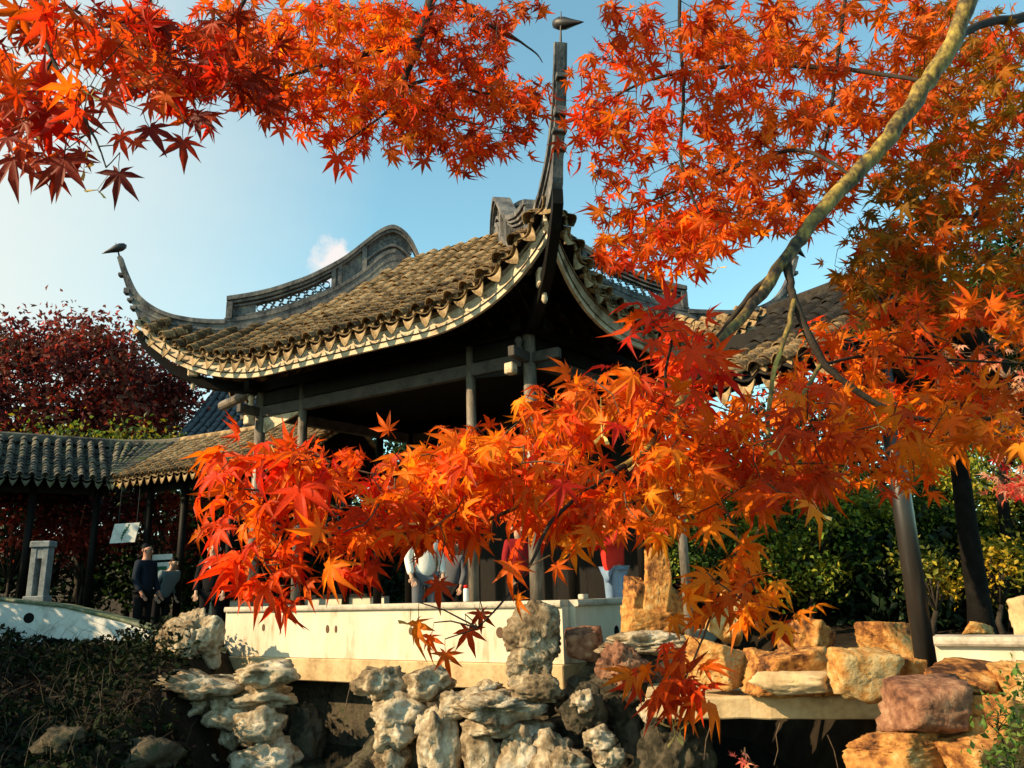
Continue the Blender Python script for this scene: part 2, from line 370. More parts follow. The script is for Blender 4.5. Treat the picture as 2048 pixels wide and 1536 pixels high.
def tile_roof(side, parent, mat, pitch, course, t0, t1, n_single=0, edge_parts=True, drip_h=.20, wob=.016, mat2=None):
    """pan and cover tiles course by course; the courses nearest the eave are single parts, the rest one mesh"""
    cw, ch = pitch * .62, pitch * .27; pw, ph = pitch * .86, pitch * .18
    cv, cf, _ = arc_tile(cw, course * 1.75, ch, .014, True)
    pv, pf, _ = arc_tile(pw, course * 1.75, ph, .012, False, 4)
    ca = np.array(cv); pa = np.array(pv)
    c_me = to_mesh('cover_tile', cv, cf, mat)
    d_me = to_mesh('drip_tile', *drip_mesh(pitch * .72, drip_h), mat)
    e_me = to_mesh('end_tile', *cap_mesh(cw * 1.05, ch), mat)
    V = []; F = []; off = 0; singles = []
    N = int(round((t1 - t0) / pitch)); pitch_r = (t1 - t0) / N
    for i in range(N * 2 + 1):
        t = t0 + i * pitch_r / 2; cover = (i % 2 == 1)
        Os, Oe = side.ostart(t), side.oend(t)
        if Os - Oe < .10: continue
        k = 0; O = Os - course * .6
        while O > Oe - .02:
            e = .02
            p = side.pos(t, O); pd = side.pos(t, O + e); pu = side.pos(t, O - e); px = side.pos(t + e, O); pm = side.pos(t - e, O)
            Y = nrm(pd - pu); X = px - pm; X = nrm(X - Y * (X @ Y)); Zv = np.cross(X, Y)
            if Zv[2] < 0: X = -X; Zv = np.cross(X, Y)
            jit = rng.normal(0, wob, 3) * (.3, .3, .35)
            yaw = rng.normal(0, .055); Xr = X * math.cos(yaw) + Y * math.sin(yaw); Yr = np.cross(Zv, Xr)
            lift = .045 if cover else .0
            pos = p + Zv * (lift + ph) + jit
            if cover and n_single and k < 9: singles.append((k, pos, Xr, Yr, Zv))
            else:
                src, ff = (ca, cf) if cover else (pa, pf)
                V.append(src @ np.array([Xr, Yr, Zv]) + pos); F += [tuple(q + off for q in f) for f in ff]; off += len(src)
            O -= course; k += 1
        if edge_parts:
            p = side.pos(t, Os + .01); pd = side.pos(t, Os - .03); Y = side.n; X = nrm(np.cross(Y, UP)) * 1.0
            px = side.pos(t + .02, Os); X = nrm(px - side.pos(t - .02, Os)); X = X if X @ np.cross(Y, UP) > 0 else -X
            Y = nrm(np.cross(UP, X)); Y = Y if Y @ side.n > 0 else -Y
            Zv = nrm(np.cross(X, Y)); tl = rng.normal(0, .05); Z2 = nrm(Zv + Y * (-.12 + tl)); Y2 = np.cross(Z2, X)
            if cover: link('end_tile', e_me, mat, parent, frame_matrix(p + UP * (.045 + ph * 1.0), X, Y2, Z2))
            else: link('drip_tile', d_me, mat, parent, frame_matrix(p + UP * (ph * .62) + side.n * .02, X * rng.uniform(.92, 1.08), Y2, Z2 * rng.uniform(.9, 1.12)))
    singles.sort(key=lambda s: s[0])
    for s in singles[:n_single]: link('cover_tile', c_me, mat, parent, frame_matrix(s[1], s[2], s[3], s[4]))
    for s in singles[n_single:]:
        V.append(ca @ np.array([s[2], s[3], s[4]]) + s[1]); F += [tuple(q + off for q in f) for f in cf]; off += len(ca)
    if V:
        me = bpy.data.meshes.new('tile_courses'); me.from_pydata(np.concatenate(V).tolist(), [], F); me.update()
        o = link('tile_courses', me, mat2 or mat, parent); tag(o, kind='stuff')

S1 = Side(PC0, d1, n1, L1, b0, b1); S2 = Side(PC0, d2, n2, L2, b0, b2)
S3 = Side(PC2, d1, -n1, L1, b2, b3); S4 = Side(PC1, d2, -n2, L2, b1, b3)
for S in (S1, S2, S3, S4): S.otop = -1.68
S1.fB = S4.fA = .80; S2.fB = S3.fA = .86; S3.fB = S4.fB = .82      # the far corners sweep up a little less than the near one
tile_roof(S1, pav, TILE, .285, .115, -1.33, L1 + 1.36, n_single=230, drip_h=.19, wob=.022)
tile_roof(S2, pav, TILE, .285, .115, -1.33, L2 + 1.36, n_single=60, drip_h=.19, wob=.022)
tile_roof(S3, pav, TILE, .285, .17, -1.3, L1 + 1.3)
tile_roof(S4, pav, TILE, .285, .17, -1.3, L2 + 1.3)

def eave_parts(S, name_first):
    ts = np.linspace(S.kA * 1.30, S.L + S.kB * 1.30, 64); fr = []; sf = []
    for t in ts:
        O = S.ostart(t); p = S.pos(t, O - .15); e = .02
        tan = nrm(S.pos(t + e, S.ostart(t + e)) - S.pos(t - e, S.ostart(t - e))); X = nrm(np.cross(UP, tan)); X = X if X @ S.n > 0 else -X
        Yv = UP
        fr.append((p, X, Yv))
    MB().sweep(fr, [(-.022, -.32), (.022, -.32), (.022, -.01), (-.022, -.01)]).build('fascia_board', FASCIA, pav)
    # batten carrying the tile ends
    MB().sweep([(p + X * .02 + Y * .012, X, Y) for p, X, Y in fr], [(-.05, -.01), (.11, -.06), (.11, -.03), (-.05, .022)]).build('tile_batten', DARKWOOD, pav)
    # boarded soffit from the fascia back to the wall plate
    m = MB(); rows = []
    for i, t in enumerate(ts):
        p, X, Yv = fr[i]; Oe = max(S.oend(t), -1.6); Os = S.ostart(t) - .11; row = []
        for k in range(9):
            O = Os + (Oe - Os) * k / 8; q = S.pos(t, O); row.append(q + V3(0, 0, -.19 if k else -.22))
        rows.append(row)
    vs = [q for r in rows for q in r]
    fs = [(i * 9 + k, i * 9 + k + 1, (i + 1) * 9 + k + 1, (i + 1) * 9 + k) for i in range(len(ts) - 1) for k in range(8)]
    m.add(vs, fs).build('soffit_boards', DARKWOOD, pav)
    vs2 = [q + V3(0, 0, .16) for q in vs]
    MB().add(vs2, fs).build('roof_bedding', DARKWOOD, pav)
    rm = MB()
    for t in np.arange(0.1, S.L, .26):
        pts = [S.pos(t, O) + V3(0, 0, -.225) for O in (S.ostart(t) - .14, .5, 0, -.6)]
        MB().tube(pts, .032, 6).build('rafter', DARKWOOD, pav)
for S in (S1, S2): eave_parts(S, 0)

# hip ridges: profile in the diagonal plane (q outwards from the corner column, z up), read off the far corner
QT = [(2.42, 7.27), (2.31, 7.0), (2.17, 6.72), (2.02, 6.53), (1.83, 6.38), (1.61, 6.27), (1.36, 6.20), (1.04, 6.16), (.64, 6.16), (.2, 6.23), (-.25, 6.36), (-.7, 6.55), (-1.16, 6.79), (-1.63, 7.13), (-2.0, 7.48), (-2.25, 7.52), (-2.62, 7.2)]
QB = [(2.47, 7.25), (2.375, 6.98), (2.26, 6.68), (2.15, 6.42), (2.06, 6.22), (1.96, 6.02), (1.6, 5.84), (1.15, 5.76), (.64, 5.72), (.2, 5.76), (-.25, 5.86), (-.7, 6.05), (-1.16, 6.30), (-1.63, 6.6), (-2.0, 6.8), (-2.3, 6.9), (-2.62, 7.0)]
QP = [(.64, 6.59), (.3, 6.66), (-.06, 6.76), (-.4, 6.895), (-.74, 7.05), (-1.26, 7.38), (-1.62, 7.70), (-1.89, 7.94), (-2.12, 8.05), (-2.31, 7.97), (-2.48, 7.77), (-2.62, 7.45)]
def smooth_curve(pts, n):
    pts = np.array(pts); out = []
    m = len(pts)
    for i in range(m - 1):
        p0, p1, p2, p3 = pts[max(i - 1, 0)], pts[i], pts[i + 1], pts[min(i + 2, m - 1)]
        for k in range(n):
            u = k / n; out.append(.5 * ((2 * p1) + (-p0 + p2) * u + (2 * p0 - 5 * p1 + 4 * p2 - p3) * u * u + (-p0 + 3 * p1 - 3 * p2 + p3) * u ** 3))
    out.append(pts[-1]); return np.array(out)
ST, SB, SP = smooth_curve(QT, 4), smooth_curve(QB, 4), smooth_curve(QP, 5)
def f_top(q): return float(np.interp(-q, -SP[:, 0], SP[:, 1]))
def f_base(q):
    a = ST[ST[:, 0] <= .7]; return float(np.interp(-q, -a[:, 0], a[:, 1]))
def hip(C, b, dq=0.0, twist=0, zk=1.0):
    s = np.cross(UP, b)                                # sideways
    def pt(q, z, x=0):
        if q > 1.5 and z > 6.1: z = 6.1 + (z - 6.1) * zk
        return C + b * (q + (dq if q > .9 else 0)) + s * x + UP * z
    def strip(lo, hi, half):
        m = MB(); vs = []; n = len(lo)
        for (a, c) in zip(lo, hi):
            h0 = half(a[0]) if callable(half) else half
            vs += [pt(a[0], a[1], -h0), pt(a[0], a[1], h0), pt(c[0], c[1], h0), pt(c[0], c[1], -h0)]
        fs = [(i * 4 + k, i * 4 + (k + 1) % 4, (i + 1) * 4 + (k + 1) % 4, (i + 1) * 4 + k) for i in range(n - 1) for k in range(4)]
        fs += [(3, 2, 1, 0), tuple((n - 1) * 4 + k for k in range(4))]
        return m.add(vs, fs)
    th = lambda q: .092 - .050 * min(1, max(0, (q - 1.4) / 1.0))
    band = strip(SB, ST, th).build('hip_ridge', RIDGE, pav)
    # coping and string course of the curved tail
    sel = [i for i in range(len(ST)) if ST[i, 0] >= .62]
    up = lambda i, k: ST[i] + (SB[i] - ST[i]) * k
    def dz(i, d):
        v = SB[i] - ST[i]; ln = np.linalg.norm(v); return ST[i] + v * min(.9, d / ln)
    strip([dz(i, .055) for i in sel], [ST[i] + nrm(ST[i] - SB[i]) * .02 for i in sel], lambda q: th(q) + .03).build('ridge_coping', RIDGE, pav)
    sel2 = [i for i in sel if ST[i, 0] < 2.0]
    strip([dz(i, .17) for i in sel2], [dz(i, .13) for i in sel2], lambda q: th(q) + .015).build('ridge_moulding', RIDGE, pav)
    # steps on the outer face of the horn
    for zc, hh, qq in ((6.95, .03, 2.375), (6.66, .05, 2.26), (6.5, .025, 2.19), (6.36, .03, 2.13)):
        MB().box(pt(qq, zc), b * .05, s * (.082 if zc < 6.6 else .070 if zc < 6.9 else .060), UP * hh).build('horn_step', RIDGE, pav, bevel=.008)
    # panel frame
    qs = np.linspace(.64, -2.60, 60)
    T = lambda a, lo, hi: ([(q, lo(q)) for q in a], [(q, hi(q)) for q in a])
    strip(*T(qs, lambda q: f_top(q) - .075, lambda q: f_top(q)), .135).build('panel_coping', RIDGE, pav)
    strip(*T(qs, lambda q: f_top(q) - .13, lambda q: f_top(q) - .085), .10).build('panel_moulding', RIDGE, pav)
    qb = np.linspace(.66, -2.2, 50)
    strip(*T(qb, lambda q: f_base(q) - .02, lambda q: f_base(q) + .05), .105).build('panel_sill', RIDGE, pav)
    strip(*T(qb, lambda q: f_base(q) - .17, lambda q: f_base(q) - .125), .10).build('ridge_string_course', RIDGE, pav)
    for qa, qc in ((.64, .54), (-1.08, -1.15), (-1.19, -1.25), (-1.60, -1.68)):
        a = np.linspace(qa, qc, 3); strip(*T(a, lambda q: f_base(q) + .03, lambda q: f_top(q) - .10), .095 if qa < .6 else .12).build('panel_post', RIDGE, pav)
    # solid recessed panels
    for qa, qc in ((.56, .18), (-1.13, -1.62)):
        a = np.linspace(qa, qc, 8); strip(*T(a, lambda q: f_base(q) + .04, lambda q: f_top(q) - .1), .035).build('recessed_panel', RIDGE, pav)
    # frame moulding round the pierced field
    a = np.linspace(.55, -1.1, 26)
    strip(*T(a, lambda q: f_top(q) - .19, lambda q: f_top(q) - .16), .07).build('panel_moulding', RIDGE, pav)
    strip(*T(a, lambda q: f_base(q) + .07, lambda q: f_base(q) + .10), .07).build('panel_moulding', RIDGE, pav)
    # pierced field of overlapping tile rings
    vs, fs = [], []
    NR = 12
    for i in range(NR):
        an = 2 * math.pi * i / NR
        for rr, yy in ((.055, -.03), (.064, -.03), (.064, .03), (.055, .03)): vs.append((rr * math.cos(an), yy, rr * math.sin(an)))
    for i in range(NR):
        j = (i + 1) % NR
        for k in range(4): fs.append((i * 4 + k, i * 4 + (k + 1) % 4, j * 4 + (k + 1) % 4, j * 4 + k))
    rme = to_mesh('lattice_ring', vs, fs, BLACK if False else RIDGE)
    q = .10; i = 0
    while q > -1.04:
        lo, hi = f_base(q) + .1, f_top(q) - .19; mid = (lo + hi) / 2
        if i % 2 == 0: link('lattice_ring', rme, RIDGE, pav, frame_matrix(pt(q, mid), b * 1.05, s, UP * 1.05))
        else:
            for z in (lo + .035, hi - .035): link('lattice_ring', rme, RIDGE, pav, frame_matrix(pt(q, z), b * .62, s * .98, UP * .62))
        q -= .068; i += 1
    # carved hump end
    a = np.linspace(-1.66, -2.45, 14)
    strip(*T(a, lambda q: max(f_base(q), f_top(q) - .62), lambda q: f_top(q) - .10), .03).build('hump_panel', RIDGE, pav)
    strip(*T(a, lambda q: f_top(q) - .40, lambda q: f_top(q) - .35), .085).build('hump_moulding', RIDGE, pav)
    strip(*T(a[1:], lambda q: f_top(q) - .50, lambda q: f_top(q) - .46), .075).build('hump_moulding', RIDGE, pav)
    for k in range(9):
        q = -1.74 - k * .085
        for zz in (.19, .285):
            link('lattice_ring', rme, RIDGE, pav, frame_matrix(pt(q, f_top(q) - zz), b * .8, s * 1.2, UP * .75))
    # finial: rod and leaf-shaped iron ornament
    tip = pt(2.44, 7.26)
    rod = MB().tube([tip, pt(2.47, 7.36), pt(2.53, 7.53)], [.018, .012, .006], 6).build('finial_rod', IRON, pav)
    mm = MB(); prof = [(0, .0), (.03, .05), (.10, .075), (.18, .07), (.26, .045), (.36, .02), (.42, .0)]
    ax = nrm(b * .8 - UP * .45 + s * (.15 + twist)); o0 = pt(2.44, 7.46) - ax * .10
    mm.tube([o0 + ax * u for u, _ in prof], [max(.003, r) for _, r in prof], 8)
    mm.build('finial_leaf', IRON, pav, smooth=True)
hip(PC0, b0, .04, .8, 1.27); hip(PC1, b1, 0); hip(PC2, b2, .35, .2)
MB().sweep([(PC3 + b3 * q + UP * z, nrm(np.cross(UP, b3)), UP) for q, z in ((1.9, 6.2), (1.3, 6.0), (.6, 6.0), (-.3, 6.2), (-1.2, 6.7), (-2.2, 7.1))], [(-.09, -.2), (.09, -.2), (.09, .15), (-.09, .15)]).build('hip_ridge', RIDGE, pav)
# main ridge between the hips
ra = PC0 * .5 + PC2 * .5 + d1 * 1.7; rb_ = PC1 * .5 + PC3 * .5 - d1 * 1.7
MB().box((ra + rb_) / 2 + UP * 6.95, (rb_ - ra) / 2 + d1 * .1, nrm(np.cross(UP, d1)) * .1, UP * .2).build('main_ridge', RIDGE, pav, bevel=.02)

# columns
cols_ = {}
def column(p, r, z0, z1, mat=COLWOOD, lean=0):
    prof = [(r * 1.0, z0), (r * 1.03, z0 + (z1 - z0) * .4), (r * .96, z1)]
    ring = [V3(p[0], p[1], z) for _, z in prof]
    c = MB().tube(ring, [a for a, _ in prof], 20).build('column', mat, pav, smooth=True)
    MB().tube([V3(p[0], p[1], z0 - .02), V3(p[0], p[1], z0 + .05), V3(p[0], p[1], z0 + .11)], [r * 1.35, r * 1.5, r * 1.1], 18).build('column_base', COPE, c, smooth=True)
    return c
FL = .98
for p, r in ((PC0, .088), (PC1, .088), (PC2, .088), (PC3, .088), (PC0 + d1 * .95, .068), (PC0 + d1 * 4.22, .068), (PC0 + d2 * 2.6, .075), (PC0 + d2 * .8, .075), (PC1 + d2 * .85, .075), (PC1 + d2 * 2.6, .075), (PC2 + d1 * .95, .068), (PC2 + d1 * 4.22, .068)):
    column(p, r, FL, 4.95, COLWOOD if (p - PC0) @ n1 > -.1 else DARKWOOD)  # columns behind the front get darker timber in place of interior shade
# wall plates and lintels
def beam(a, bb, z0, z1, half, mat, name, o=0, nn=None):
    a, bb = np.asarray(a), np.asarray(bb); v = bb - a; sdir = nrm(np.cross(UP, v))
    return MB().box((a + bb) / 2 + UP * (z0 + z1) / 2, v / 2, sdir * half, UP * (z1 - z0) / 2).build(name, mat, pav, bevel=.01)
for a, bb in ((PC0, PC1), (PC0, PC2), (PC2, PC3), (PC1, PC3)):
    u = nrm(bb - a)
    beam(a + u * .09, bb - u * .09, 4.50, 4.68, .055, BEAMWOOD, 'lintel')
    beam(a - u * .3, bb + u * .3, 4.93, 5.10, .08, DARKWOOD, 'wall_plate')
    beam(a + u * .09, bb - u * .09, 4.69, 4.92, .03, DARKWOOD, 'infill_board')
# bracket boards in the narrow end bays, lit plaster-white
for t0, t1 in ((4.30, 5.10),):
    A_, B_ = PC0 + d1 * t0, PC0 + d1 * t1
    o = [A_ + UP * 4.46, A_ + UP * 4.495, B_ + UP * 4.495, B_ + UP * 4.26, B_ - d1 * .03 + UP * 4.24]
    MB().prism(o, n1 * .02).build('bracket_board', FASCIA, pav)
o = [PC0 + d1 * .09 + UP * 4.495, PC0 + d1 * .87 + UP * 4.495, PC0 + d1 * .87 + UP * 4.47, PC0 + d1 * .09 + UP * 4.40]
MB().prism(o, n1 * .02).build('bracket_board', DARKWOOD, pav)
# corner brackets: beam ends, carved block and scroll, angle beam
for C, b, k in ((PC0, b0, 1), (PC1, b1, 1), (PC2, b2, 1)):
    for dv in ((-d1 if C is not PC1 else d1), n1 if C is not PC2 else n2):
        MB().box(C + dv * .26 + UP * 4.60, dv * .20, nrm(np.cross(UP, dv)) * .05, UP * .07).build('beam_end', BEAMWOOD, pav, bevel=.01)
    blk = C + n1 * .22 + d1 * (.16 if C is PC0 else .02)
    MB().box(blk + UP * 4.44, d1 * .065, n1 * .065, UP * .075).build('bracket_block', FASCIA, pav, bevel=.012)
    prof = [(.035, 4.56), (.05, 4.60), (.03, 4.64), (.055, 4.70), (.04, 4.77), (.06, 4.82), (.035, 4.87)]
    q = C + n1 * .16 + (d1 * .06)
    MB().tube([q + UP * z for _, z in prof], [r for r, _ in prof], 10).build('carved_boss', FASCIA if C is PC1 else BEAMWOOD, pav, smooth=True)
    pts = [C + b * u + UP * z for u, z in ((-.4, 5.0), (.3, 5.02), (.9, 5.10), (1.45, 5.33), (1.85, 5.68), (2.03, 5.92))]
    MB().sweep([(p, nrm(np.cross(UP, b)), UP) for p in pts], [(-.06, -.10), (.06, -.10), (.06, .08), (-.06, .08)]).build('angle_beam', DARKWOOD, pav)
    e = C + b * 1.10 + UP * 5.30
    MB().box(e, b * .09, nrm(np.cross(UP, b)) * .085, UP * .11).build('angle_beam_end', FASCIA, pav, bevel=.02)
    MB().tube([e + b * .0 + UP * z for z in (-.12, -.16, -.22, -.28, -.33)], [.03, .05, .03, .04, .012], 10).build('pendant', FASCIA, pav, smooth=True)
# projecting log at the far-left corner
MB().tube([PC1 + d1 * .1 - d2 * .1 + UP * 4.95, PC1 + d1 * 1.25 - n1 * .2 + UP * 4.93], .085, 12).build('purlin_end', COLWOOD, pav)
# added back screen of dark boards that keeps the interior black
nb = 18
for i in range(nb):
    a = PC2 + d1 * (L1 * i / nb); c = PC2 + d1 * (L1 * (i + 1) / nb + .01)
    MB().box((a + c) / 2 + UP * (FL + 1.8), (c - a) / 2, n1 * (.015 + .004 * (i % 2)), UP * 1.9).build('blackout_board', DARKWOOD, pav)
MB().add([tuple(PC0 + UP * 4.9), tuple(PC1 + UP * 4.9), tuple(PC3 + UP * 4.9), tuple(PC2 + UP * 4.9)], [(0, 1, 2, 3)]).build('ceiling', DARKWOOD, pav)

# platform and white parapet of the pavilion
plat = thing('platform', tuple(PC0 * .5 + PC3 * .5 + UP * .3), 'pale stone platform carrying the white parapet of the pavilion', 'platform')
K0 = PC0 - d1 * .55 + n1 * .42; K1 = PC0 + d1 * 5.4 + n1 * .42; K2 = PC2 + d2 * .4 - d1 * .55; K3 = PC3 + d2 * .4
def quad_block(q, z0, z1):
    m = MB(); vs = [V3(p[0], p[1], z) for z in (z0, z1) for p in q]
    return m.add(vs, [(0, 3, 2, 1), (4, 5, 6, 7), (0, 1, 5, 4), (1, 2, 6, 5), (2, 3, 7, 6), (3, 0, 4, 7)])
quad_block([K0, K2, K3, K1], .50, .79).build('ledge', LEDGE, plat, bevel=.012)
quad_block([K0 - n1 * .5 + d1 * .5, K2 - d2 * .4, K3 - d2 * .4, K1 - n1 * .5], -1.0, .499).build('foundation', LIME_D, plat)
quad_block([K0 - n1 * .3 + d1 * .3, K2 - d2 * .1, K3 - d2 * .1, K1 - n1 * .3], .792, FL).build('floor_slab', COPE, plat)
def parapet(name, pts, z0s, z1s, th, mat, cope_mat, label, cope_h=.075, cope_out=.045, group=None):
    pr_ = thing(name, (pts[0][0], pts[0][1], z0s[0]), label, 'parapet', group)
    n = len(pts); vs = []; cv = []
    dirs = [nrm(V3(*(np.array(pts[min(i + 1, n - 1)][:2]) - np.array(pts[max(i - 1, 0)][:2])), 0)) for i in range(n)]
    for i in range(n):
        p = V3(pts[i][0], pts[i][1], 0); s = V3(-dirs[i][1], dirs[i][0], 0) * th / 2
        vs += [p - s + UP * z0s[i], p + s + UP * z0s[i], p + s + UP * z1s[i], p - s + UP * z1s[i]]
        s2 = V3(-dirs[i][1], dirs[i][0], 0) * (th / 2 + cope_out)
        cv.append((p + UP * z1s[i], nrm(s2), UP))
    fs = [(i * 4 + k, i * 4 + (k + 1) % 4, (i + 1) * 4 + (k + 1) % 4, (i + 1) * 4 + k) for i in range(n - 1) for k in range(4)] + [(3, 2, 1, 0), tuple((n - 1) * 4 + k for k in range(4))]
    MB().add(vs, fs).build('wall', mat, pr_)
    w2 = th / 2 + cope_out
    MB().sweep(cv, [(-w2 * .93, .002), (w2 * .93, .002), (w2, .02), (w2, cope_h * .6), (w2 * .9, cope_h), (-w2 * .9, cope_h), (-w2, cope_h * .6), (-w2, .02)]).build('coping', cope_mat, pr_)
    return pr_
W0 = PC0 - d1 * .53 + n1 * .27; W1 = PC0 + d1 * 5.33 + n1 * .27
fp = parapet('white_parapet', [W1, W1 * .66 + W0 * .34, W1 * .33 + W0 * .67, W0], [.795] * 4, [1.425] * 4, .16, PLASTER, COPE, 'sunlit cream parapet with dark oval holes along the front of the pavilion')
W2 = W0 + d2 * 2.6
rp = parapet('white_parapet', [W0 + d2 * .09 - d1*0.0, W0 + d2 * 1.3, W2], [.795] * 3, [1.424] * 3, .16, PLASTER, COPE, 'shaded grey-white parapet turning back beside the tall yellowish standing stone')
def on_front(x, y):
    rr = pix_dir(x, y); q = W0 + n1 * .081; k = ((q - CAM) @ n1) / (rr @ n1); return CAM + rr * k
def oval(parent, c, n, hx, hz, mat=BLACK, name='drain_hole'):
    s = nrm(np.cross(UP, n)); o = [c + s * hx * math.cos(a) + UP * hz * math.sin(a) for a in np.linspace(0, 2 * math.pi, 13)[:-1]]
    return MB().prism(o, n * .006).build(name, mat, parent)
OV = mat_plain('hole_earth', (.10, .055, .03), .9)
for x, y, hx, hz in ((527, 1255, .028, .05), (655, 1258, .03, .055), (672, 1258, .022, .05), (822, 1262, .035, .05), (1000, 1265, .055, .065)):
    oval(fp, on_front(x, y), n1, hx, hz, OV)
oval(rp, W0 + d2 * .95 + n2 * .083 + UP * 1.1, n2, .05, .07)
# small block left on the coping
blk = MB().box(W0 + d2 * .38 + UP * 1.53, d2 * .06, n2 * .04, UP * .03).build('stone_offcut', COPE, None, bevel=.01); tag(blk, 'small pale stone offcut lying on the shaded parapet coping', 'stone')

# ------------------------------------------------------------------ left: parapet of the stepped causeway
LP = [(-260, 1188, 13.2), (-120, 1191, 13.1), (0, 1197, 13.0), (140, 1212, 12.9), (250, 1238, 12.75), (330, 1262, 12.6), (400, 1287, 12.45), (445, 1300, 12.4)]
lpp = [P(*q) for q in LP]
lpar = parapet('white_parapet', [(p[0], p[1]) for p in lpp], [.1] * len(lpp), [p[2] - .03 for p in lpp], .22, PLASTER_B, MOSSCOPE, 'weathered blue-white parapet stepping down behind the overgrown bank', .05, .03)
def on_path(x, y):                                   # nearest stretch of the left parapet's face
    for i in range(len(LP) - 1):
        if LP[i][0] <= x <= LP[i + 1][0]:
            u = (x - LP[i][0]) / (LP[i + 1][0] - LP[i][0]); dep = LP[i][2] * (1 - u) + LP[i + 1][2] * u - .115
            v = lpp[i + 1] - lpp[i]; return P(x, y, dep), nrm(V3(v[1], -v[0], 0))
for x, y, hx, hz in ((58, 1236, .09, .08), (190, 1250, .09, .09), (291, 1270, .03, .06)):
    c, n = on_path(x, y); oval(lpar, c, n, hx, hz)

# ------------------------------------------------------------------ left gallery (zigzag covered walk)
def gallery(name, a, b, label, mat, pitch, posts, floor, back_wall=True, depth=1.7, ns=0, post_px=None, sl=.55):
    gl = thing(name, (a[0], a[1], floor), label, 'gallery')
    S = Lean(a, b, sl, depth, .04)
    tile_roof(S, gl, mat, pitch, .13, .05, S.L - .05, n_single=ns, drip_h=pitch * .72)
    # the far slope of the roof, and its ridge
    S2_ = Lean((b + -S.n * (2 * depth - .2))[:3], (a + -S.n * (2 * depth - .2))[:3], sl, depth - .1, .04)
    tile_roof(S2_, gl, mat, pitch, .26, .05, S2_.L - .05, edge_parts=False)
    rt = [S.pos(t, -depth) + UP * .10 for t in np.linspace(0, S.L, 14)]
    MB().sweep([(p, S.n, UP) for p in rt], [(-.10, -.1), (.10, -.1), (.10, .06), (.05, .10), (-.05, .10), (-.10, .06)]).build('roof_ridge', mat, gl)
    def sheet(S, dz, nm, mt):
        vs = [S.pos(t, O) + UP * dz for t in (0, S.L) for O in (-.04, -depth / 2, -depth)]
        MB().add(vs, [(0, 1, 4, 3), (1, 2, 5, 4)]).build(nm, mt, gl)
    sheet(S, -.03, 'roof_boards', DARKWOOD); sheet(S2_, -.03, 'roof_boards', DARKWOOD)
    for O, ss in ((-.55, S), (-2 * depth + .75, S)):
        for t in posts:
            p = S.org + S.d * t + S.n * O; zt = S.z(t, max(O, -2 * depth - O if O < -depth else O)) if O > -depth else S.z(t, -.55)
            c = MB().tube([V3(p[0], p[1], floor), V3(p[0], p[1], zt - .05)], .075, 10).build('post', DARKWOOD, gl, smooth=True)
        z = S.z(0, -.55) - .18; z2 = S.z(S.L, -.55) - .18
        A_ = S.org + S.n * O + UP * z; B_ = S.org + S.d * S.L + S.n * O + UP * z2
        MB().box((A_ + B_) / 2, (B_ - A_) / 2, S.n * .05, UP * .09).build('lintel', DARKWOOD, gl)
        MB().box((A_ + B_) / 2 - UP * .22, (B_ - A_) / 2, S.n * .02, UP * .10).build('frieze_board', DARKWOOD, gl)
    if back_wall:
        O = -2 * depth + .6
        A_ = S.org + S.n * O; B_ = A_ + S.d * S.L
        MB().box((A_ + B_) / 2 + UP * (floor + .37), (B_ - A_) / 2, S.n * .09, UP * .37).build('seat_wall', PLASTER, gl)
        MB().box((A_ + B_) / 2 + UP * (floor + .77), (B_ - A_) / 2, S.n * .14, UP * .03).build('seat_rail', DARKWOOD, gl)
    A_ = S.org + S.n * -.3; B_ = A_ + S.d * S.L; D_ = S.n * (-2 * depth + .6)
    quad_block([A_, B_, B_ + D_, A_ + D_], floor - .6, floor).build('floor_slab', COPE, gl)
    return gl, S
gA0 = V3(*ZP(225, 967, 4.05)); gA1 = V3(*ZP(-60, 955, 4.05)); gdir = nrm(gA1 - gA0)
galA, SA = gallery('covered_gallery', gA1 + gdir * 2.6, gA0 + V3(.0, .0, 0), 'shaded covered gallery with grey lichened tile roof left of the pavilion', TILE_D, .215, [.7, 2.25, 3.7, 4.9], .86)
gB1 = V3(*ZP(585, 918, 4.05)) + V3(.05, .12, 0)
galB, SB_ = gallery('covered_gallery', gA0 + V3(.02, -.02, .0), gB1, 'sunlit covered gallery with brown tile roof joining the pavilion', TILE, .215, [.5, 1.55, 2.9, 4.1], .86, ns=100)

class Fan:       # roof turning the corner between the two straight stretches
    def __init__(s, c, i0, i1, like):
        s.c = c; s.a0 = math.atan2(i0[1], i0[0]); s.a1 = math.atan2(i1[1], i1[0]); s.like = like; s.L = abs(s.a1 - s.a0) * 1.7
        m = (s.a0 + s.a1) / 2; s.n = -V3(math.cos(m), math.sin(m), 0); s.d = nrm(np.cross(UP, -s.n))
    def pos(s, t, O):
        a = s.a0 + (s.a1 - s.a0) * t / s.L; r = -O; return V3(s.c[0] + math.cos(a) * r, s.c[1] + math.sin(a) * r, s.like.z(0, O))
    def ostart(s, t): return -.12
    def oend(s, t): return -1.7
fan = Fan(gA0, -SA.n, -SB_.n, SB_)
tile_roof(fan, galB, TILE_D, .23, .13, .1, fan.L - .1, edge_parts=False)
fr_ = [fan.pos(t, -1.7) + UP * .1 for t in np.linspace(0, fan.L, 8)]
MB().sweep([(p, nrm(V3(*(fan.c - p)[:2], 0)), UP) for p in fr_], [(-.10, -.1), (.10, -.1), (.10, .06), (.05, .10), (-.05, .10), (-.10, .06)]).build('roof_ridge', TILE_D, galB)
fv = [fan.pos(0, -.02) - UP * .03] + [p - UP * .14 for p in fr_]
MB().add(fv, [(0, i, i + 1) for i in range(1, len(fv) - 1)]).build('roof_boards', DARKWOOD, galB)

